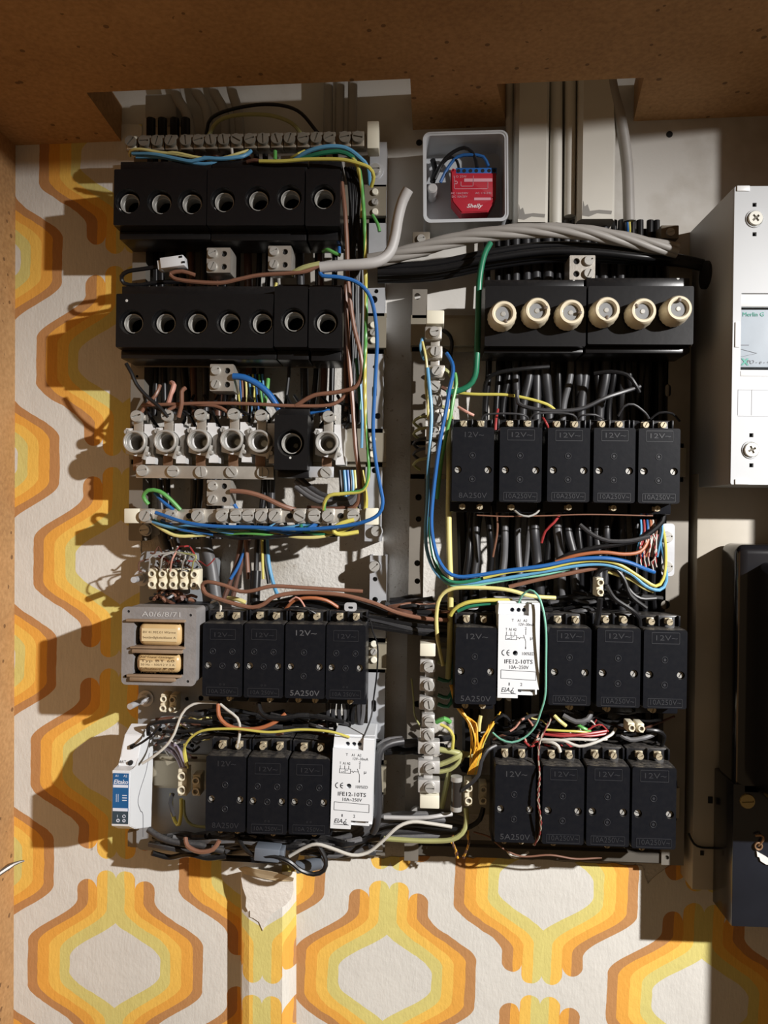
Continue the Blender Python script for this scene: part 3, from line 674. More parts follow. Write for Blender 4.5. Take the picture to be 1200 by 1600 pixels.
# ================= relays =================
KP = .541e-3
def relay_proto(kind):
    k = KP; o = bpy.data.objects.new('relay', None); C.objects.link(o); o.empty_display_size = .01
    b = bmesh.new(); g = .030     # local y 0 is the rail face (h = .033), front at y = -.042
    box(b, (0, -.018-.012, 0), (66*k, .024, 117*k), .0016, 3)
    # front plate with two recessed round holes
    b2 = bmesh.new(); plate(b2, rrect(0, 0, 65*k, 116*k, .0018, 4), [circ(-23.5*k, -8.5*k, 6*k, 18), circ(23.5*k, -8.5*k, 6*k, 18)], -.0445, -.0405)
    me = bpy.data.meshes.new('x'); b2.to_mesh(me); b2.free(); b.from_mesh(me); bpy.data.meshes.remove(me)
    cov = obj('cover', b, RLY, o)
    b = bmesh.new(); box(b, (0, -.012, 0), (66*k, .024, 150*k), .0012)
    box(b, (0, -.016, 67*k), (3*k, .022, 16*k), .0004)
    for s in (-1, 1): box(b, (s*31.5*k, -.016, 67*k), (3*k, .022, 16*k), .0004)
    obj('base', b, RLY, o)
    for s in (-1, 1): slot_screw('cover_screw', o, (s*23.5*k, -.0418, -8.5*k), 5*k, SCREW, 40*s+20, .001)
    tops = [(-14, 66.5), (14, 66.5)]
    for x, z in tops:
        b = bmesh.new(); box(b, (x*k, -.0262, (z+1)*k), (11*k, .003, 9*k), .0004); obj('terminal_clamp', b, BRASS, o)
        slot_screw('terminal_screw', o, (x*k, -.0305, z*k), 5.2*k, BRASS, random.choice((20, 60, 110)), .003)
    bots = [(-14, -66), (14, -66)] if kind in (0, 2, 5) else ([(-10, -66)] if kind == 1 else [(6, -66)])
    for x, z in bots:
        b = bmesh.new(); box(b, (x*k, -.0262, z*k), (10*k, .003, 7*k), .0004); obj('terminal_clamp', b, BRASS, o)
        slot_screw('terminal_screw', o, (x*k, -.0305, z*k), 5.0*k, BRASS, 75, .003)
    f = -.0446
    def tx(s, z, hgt, wd, m, dep=.00018):
        b = bmesh.new(); text_bm(b, s, 0, z*k, hgt*k, f, dep, wd*k); return obj('lettering', b, m, o, smooth=False)
    if kind == 0: tx('12V~', 46, 12, 30, EMF); tx('8A250V', -49, 12, 44, EMF); ds = [(-1, 14), (-1, -23)]; dm = EMF
    if kind == 1 or kind == 3: tx('12V~', 46, 11, 32, EMF); tx('10A250V~', -49, 11, 46, EMF); ds = [(-1, 14), (-1, -23)]; dm = EMF
    if kind in (2, 5): em = EMM if kind == 2 else EMB; tx('12V~', 44, 12, 34, em); tx('5A250V', -50, 12, 48, em); ds = [(-2, 14), (-2, -23)]; dm = EMF
    if kind == 4: tx('12V~', 40, 10, 30, EMF); tx('10A 250V~', -50, 9, 44, EMF); tx('o o', -38, 6, 9, EMF); ds = [(-16, 14), (16, 14), (0, -9)]; dm = EMF
    if kind in (1, 3, 4):
        for (cz, hh) in ((46 if kind != 4 else 41, 17), (-49.5, 13)):
            b = bmesh.new(); plate(b, [(x, z+cz*k) for x, z in rrect(0, 0, (42 if cz > 0 else 52)*k, hh*k, .0006)], [[(x, z+cz*k) for x, z in rrect(0, 0, (40.6 if cz > 0 else 50.6)*k, (hh-1.4)*k, .0005)]], f-.00018, f+.0001)
            obj('embossed_frame', b, EMF, o, smooth=False)
    for x, z in ds:
        b = bmesh.new(); ring(b, (x*k, f, z*k), 5*k, 4*k, -.0003, .0002, 18); cyl(b, (x*k, f, z*k), 2*k, -.0003, 0, 10); obj('moulded_mark', b, dm, o)
    return o
protos = {}
def relay(kind, u0, v0, u1, v1, label, group, tab=False, lean=0):
    h = .0775
    c, w, ht = R(u0, v0, u1, v1, h)
    if kind not in protos: o = protos[kind] = relay_proto(kind)
    else: o = copy_tree(protos[kind])
    for kk in ('label', 'category', 'group'):
        if kk in o: del o[kk]
    o.location = (c.x, -.033, c.z); o.scale = (w/(66*KP), 1, ht/(117*KP)); o.rotation_euler = (0, lean, 0)
    tag(o, label, 'relay', group)
    return o
G1 = 'black relays in the upper right row'; G2 = 'black relays in the middle right row'; G3 = 'black relays in the bottom right row'; G4 = 'black relays beside the transformer'; G5 = 'black relays above the duct'
relay(0, 706, 667, 772, 784, 'leftmost black relay of the upper right row, marked 8A250V', G1)
relay(1, 780, 667, 847, 785, 'second black relay from the left in the upper right row', G1)
relay(3, 855, 668, 922, 785, 'middle black relay of the upper right row', G1)
relay(3, 927, 668, 993, 786, 'fourth black relay from the left in the upper right row', G1)
relay(3, 997, 669, 1063, 787, 'rightmost black relay of the upper right row', G1)
relay(2, 711, 980, 776, 1101, 'leftmost black relay of the middle right row, left of the white module', G2)
relay(3, 857, 981, 924, 1103, 'black relay just right of the white module in the middle right row', G2)
relay(1, 932, 981, 1001, 1106, 'second black relay right of the white module in the middle right row', G2)
relay(1, 1005, 984, 1074, 1108, 'rightmost black relay of the middle right row, half in shade', G2)
relay(2, 773, 1195, 837, 1317, 'leftmost black relay of the bottom right row, marked 5A250V', G3)
relay(1, 847, 1197, 913, 1320, 'second black relay from the left in the bottom right row', G3)
relay(3, 916, 1197, 984, 1323, 'third black relay from the left in the bottom right row', G3)
relay(1, 987, 1199, 1057, 1327, 'rightmost black relay of the bottom right row, half in shade', G3)
relay(4, 316, 974, 379, 1089, 'black relay directly right of the grey transformer', G4)
relay(4, 381, 974, 443, 1091, 'second black relay to the right of the transformer', G4)
relay(5, 445, 975, 508, 1092, 'third black relay right of the transformer with bright 12V lettering', G4)
relay(4, 509, 976, 571, 1094, 'rightmost relay of the row beside the transformer', G4)
relay(0, 321, 1181, 384, 1300, 'leftmost black relay above the duct, next to the ivory connectors', G5)
relay(4, 386, 1183, 449, 1304, 'middle black relay of the three above the duct', G5)
relay(4, 451, 1185, 515, 1305, 'black relay directly left of the lower white module', G5)
# relay hanger tabs
for (u, v, l) in ((738, 945, 'grey hanger tab above the leftmost relay of the middle right row'), (548, 948, 'grey hanger tab above the rightmost relay beside the transformer')):
    q = P(u, v, .055); b = bmesh.new(); k = KP
    plate(b, rrect(0, 0, 20*k, 14*k, .0025), [rrect(0, -1*k, 8*k, 4*k, .001)], -.002, 0); tag(obj('hanger_tab', b, STEEL, loc=q), l, 'tab')
# ================= white relay modules =================
def module_proto():
    k = KP; o = bpy.data.objects.new('relay_module', None); C.objects.link(o); o.empty_display_size = .01
    X = lambda x: (x-825)/7.5*k; Z = lambda y: (700-y)/7.5*k
    f = -.0445
    b = bmesh.new()
    plate(b, [(X(583), Z(272)), (X(583), Z(1245)), (X(820), Z(1245)), (X(820), Z(1140)), (X(1068), Z(1140)), (X(1068), Z(150)), (X(938), Z(150)), (X(938), Z(283))], [circ(X(785), Z(722), 30/7.5*k, 18)], f, f+.012)
    box(b, (X(825), -.018, Z(680)), (485/7.5*k, .036, 1100/7.5*k), .0006)
    box(b, (X(1003), -.032, Z(150)), (128/7.5*k, .022, 30/7.5*k))
    obj('housing', b, WHITE, o, smooth=False)
    b = bmesh.new(); hs = [circ(X(x), Z(225), 26/7.5*k, 16) for x in (750, 825, 890)]
    plate(b, [(X(583), Z(272)), (X(936), Z(283)), (X(936), Z(150)), (X(590), Z(150))], hs, f+.004, f+.009); obj('terminal_step', b, WHITE, o, smooth=False)
    b = bmesh.new()
    plate(b, [(X(822), Z(1142)), (X(822), Z(1222)), (X(1035), Z(1225)), (X(1035), Z(1142))], [circ(X(x), Z(1166), 27/7.5*k, 16) for x in (853, 1000)], f+.005, f+.010); obj('lower_step', b, WHITE, o, smooth=False)
    b = bmesh.new()
    for x in (750, 825, 890): cyl(b, (X(x), 0, Z(225)), 26/7.5*k, f+.008, f+.010, 14)
    for x in (853, 1000): cyl(b, (X(x), 0, Z(1166)), 27/7.5*k, f+.009, f+.011, 14)
    cyl(b, (X(785), 0, Z(722)), 30/7.5*k, f+.008, f+.010, 14)
    obj('terminal_hole', b, mat('hole_blue_black', (.012, .016, .035), .5), o)
    b = bmesh.new()
    cz = Z(1365); plate(b, [(X(610), Z(1235)), (X(612), cz), (X(650), cz)]+[(X(700)-40/7.5*k*math.cos(t), cz+36/7.5*k*math.sin(t)) for t in (0.3, .8, 1.3, 1.85, 2.3, 2.8)]+[(X(750), cz), (X(787), cz), (X(787), Z(1235))], [], -.020, -.016)
    obj('rail_clip', b, GWHITE, o, smooth=False)
    b = bmesh.new(); y = f-.0001
    for s, x, yy, sz, wd in (('T', 750, 340, 38, 24), ('A1', 826, 342, 38, 34), ('A2', 897, 342, 38, 46), ('12V~30mA', 908, 387, 40, 178), ('T', 677, 448, 38, 18), ('A1', 726, 448, 38, 34), ('A2', 775, 448, 38, 40), ('2', 904, 432, 36, 22), ('1', 905, 660, 34, 10),
                             ('µ', 970, 542, 50, 26), ('100%ED', 934, 727, 44, 142), ('10A~250V', 825, 887, 50, 226), ('1', 718, 1084, 42, 12), ('2', 860, 1086, 44, 24)):
        text_bm(b, s, X(x), Z(yy), sz*1.15/7.5*k, y, .00005, wd/7.5*k)
    text_bm(b, 'IFE12-10TS', X(823), Z(822), 68/7.5*k, y, .00005, 330/7.5*k, bold=.00004)
    for cx_ in (660, 718):                      # the CE mark: two open arcs and a middle bar
        r0, r1 = 36/7.5*k, 27/7.5*k; av = [math.radians(95+i*10) for i in range(18)]
        plate(b, [(X(cx_)+r0*math.cos(a), Z(718)+r0*math.sin(a)) for a in av]+[(X(cx_)+r1*math.cos(a), Z(718)+r1*math.sin(a)) for a in av[::-1]], [], y-.0001, y)
    box(b, (X(705), y, Z(718)), (24/7.5*k, .0001, 9/7.5*k))
    text_bm(b, 'EIA', X(672), Z(1152), 72/7.5*k, y, .00005, 100/7.5*k, shear=.25, bold=.00002)
    def ln(x0, y0, x1, y1, t=5):
        a = Vector((X(x0), 0, Z(y0))); c = Vector((X(x1), 0, Z(y1))); d = c-a
        box(b, ((a.x+c.x)/2, y, (a.z+c.z)/2), (d.length+t/7.5*k*.6, .0001, t/7.5*k), rot=Matrix.Rotation(-math.atan2(d.z, d.x), 3, 'Y'))
    for a in ((670, 515, 800, 515), (670, 565, 800, 565), (670, 515, 670, 565), (800, 515, 800, 565), (735, 515, 735, 565), (678, 475, 678, 515), (730, 475, 730, 515), (777, 475, 777, 515),
              (690, 552, 715, 552), (715, 552, 722, 545), (745, 535, 768, 528), (800, 542, 812, 542), (820, 535, 832, 555), (832, 555, 844, 535), (850, 542, 862, 542), (868, 542, 885, 542), (905, 450, 905, 505), (878, 508, 905, 580), (905, 580, 905, 645),
              (622, 920, 1028, 935), (622, 1018, 1028, 1032), (620, 920, 620, 1018), (1030, 935, 1030, 1032), (622, 1192, 795, 1195), (740, 1180, 765, 1125), (765, 1125, 772, 1132), (735, 1178, 800, 1196)): ln(*a)
    ring(b, (X(752), y, Z(1172)), 20/7.5*k, 13/7.5*k, -.00005, .00005, 14)
    obj('printed_marking', b, INK, o, smooth=False)
    return o
mp_ = module_proto(); c, w, ht = R(778, 952, 843, 1091, .0775)
mp_.location = (c.x, -.033, c.z+.002); mp_.scale = (w/(65*KP), 1, ht/(138*KP)); tag(mp_, 'white relay module with printed wiring diagram between relays of the middle right row', 'relay module')
m2_ = copy_tree(mp_); c, w, ht = R(518, 1163, 583, 1296, .0775); m2_.location = (c.x, -.033, c.z+.002); m2_.scale = (w/(65*KP), 1, ht/(138*KP)); m2_['label'] = 'white relay module with printed wiring diagram right of the relays above the duct'
m2_.rotation_euler = (0, .02, 0)
# ================= transformer =================
def transformer():
    c, w, ht = R(190, 949, 306, 1071, .088); k = w/116
    o = empty('transformer', (c.x, -.022, c.z), 'grey square transformer with two paper-wrapped windings at the left edge', 'transformer')
    L = lambda u, v: ((u-248)*k, (1010-v)*k)
    f = -.066
    steel = mat('grey_lamination', (.30, .29, .29), .5, .3, var=.25, scale=90, bump=.3, dust=.5)
    b = bmesh.new()
    def sq(u0, v0, u1, v1):
        (x0, z0), (x1, z1) = L(u0, v0), L(u1, v1); return [(x0, z0), (x1, z0), (x1, z1), (x0, z1)]
    hl = [sq(209, 973, 288, 1011), sq(208, 1020, 287, 1053)]+[circ(*L(u, v), 2.2*k, 12) for u, v in ((200, 957), (297, 961), (197, 1057), (294, 1063))]
    plate(b, rrect(0, 0, w, ht, .004), hl, f, f+.002)
    plate(b, rrect(0, 0, w*.97, ht*.96, .003), [sq(209, 973, 288, 1011), sq(208, 1020, 287, 1053)], f+.002, f+.030)
    obj('core', b, steel, o, smooth=False)
    b = bmesh.new(); box(b, (0, -.014, .004), (w*.95, .050, ht*.80), .002); obj('rear_housing', b, mat('black_housing', (.02, .02, .022), .5), o)
    paper = mat('brown_wrap', (.55, .38, .18), .35, coat=.3, var=.15); lab = mat('winding_label', (.66, .52, .30), .5, var=.06)
    for (u0, v0, u1, v1, lv0, lv1, txt) in ((215, 974, 284, 1010, 982, 1002, [('BV 41.902.01 Wärme', 988, 4.6), ('beständigkeitsklasse A', 996, 4.6)]), (212, 1021, 283, 1052, 1023, 1051, [('VLF Transf. Göttingen', 1026, 4.2), ('Typ BT 60', 1032, 5), ('50 Hz – 500/12 V 3 A', 1038, 4.2), ('Schutzart IP 00', 1044, 4), ('Prüfspg. 4000 V', 1049, 3.8)])):
        (x0, z0), (x1, z1) = L(u0, v0), L(u1, v1); cx, cz = (x0+x1)/2, (z0+z1)/2
        b = bmesh.new(); box(b, (cx, f+.016, cz), (x1-x0, .034, z0-z1), .006, 5); coil = obj('winding', b, paper, o)
        b = bmesh.new(); (_, a0), (_, a1) = L(0, lv0), L(0, lv1); box(b, (cx, f-.0011, (a0+a1)/2), ((x1-x0)*.80, .0004, min(a0-a1, z0-z1-.011) if lv0 > 1010 else a0-a1), 0); lb = obj('label', b, lab, coil)
        b = bmesh.new()
        for s, vv_, sz in txt: text_bm(b, s, cx, L(0, vv_)[1], sz*k*1.1, f-.00135, .00004, (x1-x0)*.74)
        obj('label_print', b, mat('brown_ink', (.10, .055, .02), .6), coil, smooth=False)
    b = bmesh.new()
    brn = mat('pressboard', (.26, .18, .115), .6, var=.25, scale=90)
    for (v0, v1, u0, u1) in ((968, 972, 198, 290), (1010, 1013, 205, 290), (1014, 1020, 208, 286), (1053, 1057, 200, 285), (1057, 1063, 205, 276)):
        (x0, z0), (x1, z1) = L(u0, v0), L(u1, v1); box(b, ((x0+x1)/2, f+.005, (z0+z1)/2), (x1-x0, .017, z0-z1), .0008)
    obj('bobbin_flange', b, brn, o)
    for (u, v) in ((200, 957), (297, 961), (197, 1057), (294, 1063)):
        b = bmesh.new(); x, z = L(u, v); cyl(b, (x, 0, z), 2.1*k, f+.0006, f+.003, 10); obj('bolt_hole', b, HOLE, o)
    b = bmesh.new(); text_bm(b, 'A0/6/8/71', 8*k-.002, L(0, 961)[1], 11*k, f-.0002, .0002, 60*k); obj('embossed_code', b, mat('bright_emboss', (.45, .44, .43), .5), o, smooth=False)
    return o
transformer()
# chrome bolts on the transformer plate
def bolt(u0, v0, u1, v1, label):     # base pixel near the wall, tip nearer the viewer
    a = P(u0, v0, .022); d = P(u1, v1, .050); o = empty('stud_bolt', a, label, 'bolt')
    b = bmesh.new(); tube(b, [Vector((0, 0, 0)), (d-a)*.5, d-a], .0028, 14); obj('shank', b, STEEL, o)
    b = bmesh.new(); cyl(b, (0, 0, 0), .0050, -.006, 0, 6); obj('hex_nut', b, STEEL, o); 
    b = bmesh.new(); cyl(b, (0, 0, 0), .0075, -.0012, 0, 24); obj('washer', b, STEEL, o)
    return o
bolt(228, 1091, 203, 1104, 'bright threaded bolt sticking out below the transformer')
bolt(222, 903, 209, 906, 'bright threaded bolt sticking out above the transformer, left of the ivory terminal strip')
# ================= ivory luster terminals =================
def luster(label, u0, v0, u1, v1, h, nx, ny, m=CREAM, rot=0, name='terminal_strip', hole=None, dep=.016):
    c, w, ht = R(u0, v0, u1, v1, h); o = empty(name, (c.x, -h+dep, c.z), label, 'terminal strip', rot=(0, rot, 0))
    b = bmesh.new(); dx = w/nx; dz = ht/ny
    for i in range(nx):
        box(b, (-w/2+dx*(i+.5), -dep*.42, 0), (dx*.74, dep*.84, ht*.98), .0008)
        if i < nx-1: box(b, (-w/2+dx*(i+1), -dep*.25, 0), (dx*.5, dep*.5, ht*.5))
    obj('body', b, m, o); rs = min(dx, dz)*.36
    for i in range(nx):
        for j in range(ny):
            x = -w/2+dx*(i+.5); z = -ht/2+dz*(j+.5)
            b = bmesh.new(); ring(b, (x, 0, z), rs, rs*.62, -dep, -dep*.4, 18); obj('screw_collar', b, m, o)
            slot_screw('screw', o, (x, -dep*.82, z), rs*.60, hole or mat('screw_dull', (.25, .23, .20), .4, .6), random.randint(0, 170), .002)
    return o
luster('ivory ten-screw terminal strip above the transformer', 228, 889, 311, 922, .050, 5, 2)
luster('pair of ivory connectors on the plate below the transformer', 247, 1086, 276, 1115, .045, 2, 2, rot=.05)
luster('left ivory connector pair beside the blue and white module', 274, 1203, 293, 1246, .058, 1, 2)
luster('right ivory connector pair beside the leftmost relay above the duct', 297, 1212, 314, 1246, .054, 1, 2)
luster('ivory two-screw connector hanging in front of the cables above the middle right row', 931, 903, 946, 933, .075, 1, 2)
luster('ivory connector lying above the bottom right relays', 980, 1131, 1010, 1146, .070, 2, 1, rot=.05)
luster('left ivory connector pair beside the bottom right relays', 724, 1222, 741, 1262, .060, 1, 2)
luster('right ivory connector pair beside the bottom right relays', 748, 1226, 763, 1260, .052, 1, 2)
luster('black double terminal block right of the last open fuse base', 530, 632, 548, 662, .045, 1, 2, BLK, name='terminal_strip')
luster('black double terminal block beside the brown riser wires', 549, 634, 563, 662, .040, 1, 2, BLK, name='terminal_strip')
# ================= blue and white switch module (left bottom) =================
def switch_module():
    o = empty('switch_module', P(210, 1215, .022), 'slim white rail module with blue label at the lower left corner', 'relay module')
    c = Vector(o.location)
    # side profile in (depth, px row) seen on its right flank
    xr = P(205, 1215, .084).x-c.x; xl = P(176, 1215, .084).x-c.x; w = xr-xl
    zt = P(190, 1130, .05).z-c.z; 
    Zp = lambda v, h: P(190, v, h).z-c.z
    Yh = lambda h: -(h-.022)
    prof = [(Zp(1135, .034), .030), (Zp(1130, .045), .045), (Zp(1148, .060), .060), (Zp(1182, .066), .068), (Zp(1195, .070), .072), (Zp(1203, .084), .086), (Zp(1289, .084), .086), (Zp(1293, .070), .072), (Zp(1292, .050), .050), (Zp(1291, .034), .034)]
    b = bmesh.new(); A = [b.verts.new((xl, Yh(h), z)) for z, h in prof]; B = [b.verts.new((xr, Yh(h), z)) for z, h in prof]
    n = len(prof)
    for i in range(n): b.faces.new((A[i], A[(i+1) % n], B[(i+1) % n], B[i]))
    b.faces.new(A); b.faces.new(B[::-1])
    bmesh.ops.bevel(b, geom=list(b.edges), offset=.0006, segments=2, affect='EDGES')
    obj('housing', b, WHITE, o)
    z0 = prof[5][0]; z1 = prof[6][0]; ht = z0-z1; y = Yh(.086); cx = (xl+xr)/2
    bl = mat('blue_label', (.012, .10, .27), .35, var=.1)
    b = bmesh.new(); box(b, (cx, y-.0002, z0-ht*.385), (w*.84, .0006, ht*.68)); f = obj('blue_label', b, bl, o)
    b = bmesh.new(); box(b, (cx, y-.0002, z0-ht*.845), (w*.84, .0006, ht*.23)); obj('dark_label', b, mat('slate_label', (.035, .06, .08), .35), o)
    wp = mat('label_white', (.66, .70, .80), .5)
    b = bmesh.new(); yy = y-.0006
    text_bm(b, 'Eltako', cx, z0-ht*.20, ht*.11, yy, .00005, w*.78, shear=.25, bold=.00008)
    box(b, (cx, yy, z0-ht*.275), (w*.80, .0001, ht*.05)); box(b, (cx, yy, z0-ht*.70), (w*.80, .0001, ht*.055))
    text_bm(b, 'A1', cx-w*.2, z0-ht*.09, ht*.06, yy, .00005); text_bm(b, 'A2', cx+w*.25, z0-ht*.09, ht*.06, yy, .00005)
    for dx in (-.22, -.12): box(b, (cx+w*dx, yy, z0-ht*.49), (w*.025, .0001, ht*.14))
    for i in range(3): box(b, (cx+w*.22, yy, z0-ht*(.44+.045*i)), (w*.25, .0001, ht*.015))
    text_bm(b, '1', cx-w*.15, z0-ht*.82, ht*.07, yy, .00005); ring(b, (cx+w*.2, yy, z0-ht*.82), w*.09, w*.06, -.00005, .0001, 14); ring(b, (cx-w*.12, yy, z0-ht*.90), w*.1, w*.04, -.00005, .0001, 14); ring(b, (cx+w*.2, yy, z0-ht*.90), w*.09, w*.04, -.00005, .0001, 14)
    obj('label_print', b, wp, f, smooth=False)
    b = bmesh.new(); cyl(b, (cx+w*.15, 0, Zp(1190, .069)), .0020, Yh(.0728), Yh(.070), 14); cyl(b, (cx+w*.1, 0, Zp(1166, .066)), .0020, Yh(.0670), Yh(.062), 14)
    obj('terminal_hole', b, HOLE, o)
    b = bmesh.new(); text_bm(b, 'ART', cx-w*.25, Zp(1190, .0725), .0032, Yh(.0727), .00005); obj('side_print', b, INK, o, smooth=False)
    b = bmesh.new()
    xq = xr+.0001; pts = [(-.020, .030), (-.028, .016), (-.042, .004), (-.046, -.004), (-.040, -.014), (-.034, -.020), (-.033, -.040)]
    tube(b, spline([Vector((xq, y_, z_)) for y_, z_ in pts], .002), .00035, 6); obj('seam', b, mat('seam_grey', (.12, .12, .13), .6), o)
    return o
sm = switch_module()
# ================= white junction box with red wifi relay =================
def junction_box():
    c, w, ht = R(662, 206, 793, 346, .040); o = empty('junction_box', (c.x, 0, c.z), 'open white plastic junction box holding a red module', 'junction box', rot=(0, -.02, 0))
    b = bmesh.new(); 
    plate(b, rrect(0, 0, w, ht, .006, 6), [rrect(0, 0, w-.005, ht-.005, .0045, 6)], -.040, -.002)
    plate(b, rrect(0, 0, w+.0012, ht+.0012, .0066, 6), [rrect(0, 0, w-.0018, ht-.0018, .0055, 6)], -.0405, -.0375)
    plate(b, rrect(0, 0, w, ht, .006, 6), [], -.003, 0)
    obj('box_wall', b, mat('box_grey_white', (.50, .52, .54), .4), o)
    b = bmesh.new(); box(b, (-w/2+.008, -.012, -.002), (.008, .010, .010), .002); cyl(b, (-w/2+.008, 0, -.003), .0045, -.026, -.005, 14, .001); obj('cable_gland', b, LGREY, o)
    return o
junction_box()
def red_module():
    c, w, ht = R(703, 264, 778, 332, .030); o = empty('wifi_relay', (c.x, -.014, c.z), 'small red smart relay module inside the white junction box', 'relay module'); k = w/75
    Q = lambda u, v: ((u-740.5)*k, (298-v)*k)
    red = mat('red_plastic', (.42, .012, .03), .45)
    b = bmesh.new(); plate(b, [Q(*p) for p in ((704, 266), (707, 262), (712, 264), (712, 270), (775, 270), (775, 310), (763, 331), (722, 333), (706, 314))], [], -.016, 0); bmesh.ops.bevel(b, geom=[e for e in b.edges if abs(e.verts[0].co.y-e.verts[1].co.y) < 1e-6 and e.verts[0].co.y < -.01], offset=.0008, segments=2, affect='EDGES')
    obj('housing', b, red, o)
    b = bmesh.new(); x0, z0 = Q(712, 261); x1, z1 = Q(776, 271); box(b, ((x0+x1)/2, -.0085, (z0+z1)/2), (x1-x0, .013, z0-z1), .0004); tb = obj('terminal_row', b, mat('blue_terminal', (.02, .12, .40), .4), o)
    b = bmesh.new()
    for u in (716, 725, 735, 744, 754, 764, 772): x, z = Q(u, 266); cyl(b, (x, 0, z), 2.8*k, -.0153, -.0145, 12)
    obj('screw_hole', b, HOLE, tb)
    pk = mat('pink_print', (.62, .30, .36), .6); y = -.0162
    b = bmesh.new()
    for (u0, v0, u1, v1) in ((725, 279, 769, 284), (741, 309, 767, 313)):
        x0, z0 = Q(u0, v0); x1, z1 = Q(u1, v1); box(b, ((x0+x1)/2, y, (z0+z1)/2), (x1-x0, .0001, z0-z1))
    def ln(u0, v0, u1, v1, t=.7):
        x0, z0 = Q(u0, v0); x1, z1 = Q(u1, v1); box(b, ((x0+x1)/2, y, (z0+z1)/2), (abs(x1-x0)+t*k, .0001, abs(z1-z0)+t*k))
    for a in ((710, 295, 762, 295), (710, 276, 710, 295), (762, 285, 762, 295), (720, 291, 739, 291), (739, 275, 739, 291), (720, 284, 720, 291)): ln(*a)
    ring(b, (*[Q(712, 285)[0]], y, Q(712, 285)[1]), 2.8*k, 1.6*k, -.00005, .0001, 12)
    for s, u, v, sz, wd in (('1 O 2SW', 716, 276, 4.5, 20), ('AC 16A/240V', 716, 302, 4.2, 27), ('DC 10A/30V', 716, 307.5, 4.2, 24), ('AC 110-240', 753, 302, 4.2, 25)):
        text_bm(b, s, *[Q(u+2, v)[0]], Q(u, v)[1], sz*k*1.1, y, .00005, wd*k)
    obj('print', b, pk, o, smooth=False)
    b = bmesh.new(); text_bm(b, 'Shelly', Q(741, 322)[0], Q(741, 322)[1], 8.5*k, y, .00006, 25*k, shear=.35, bold=.00008); obj('logo', b, mat('logo_white', (.75, .66, .68), .5), o, smooth=False)
    return o
red_module()
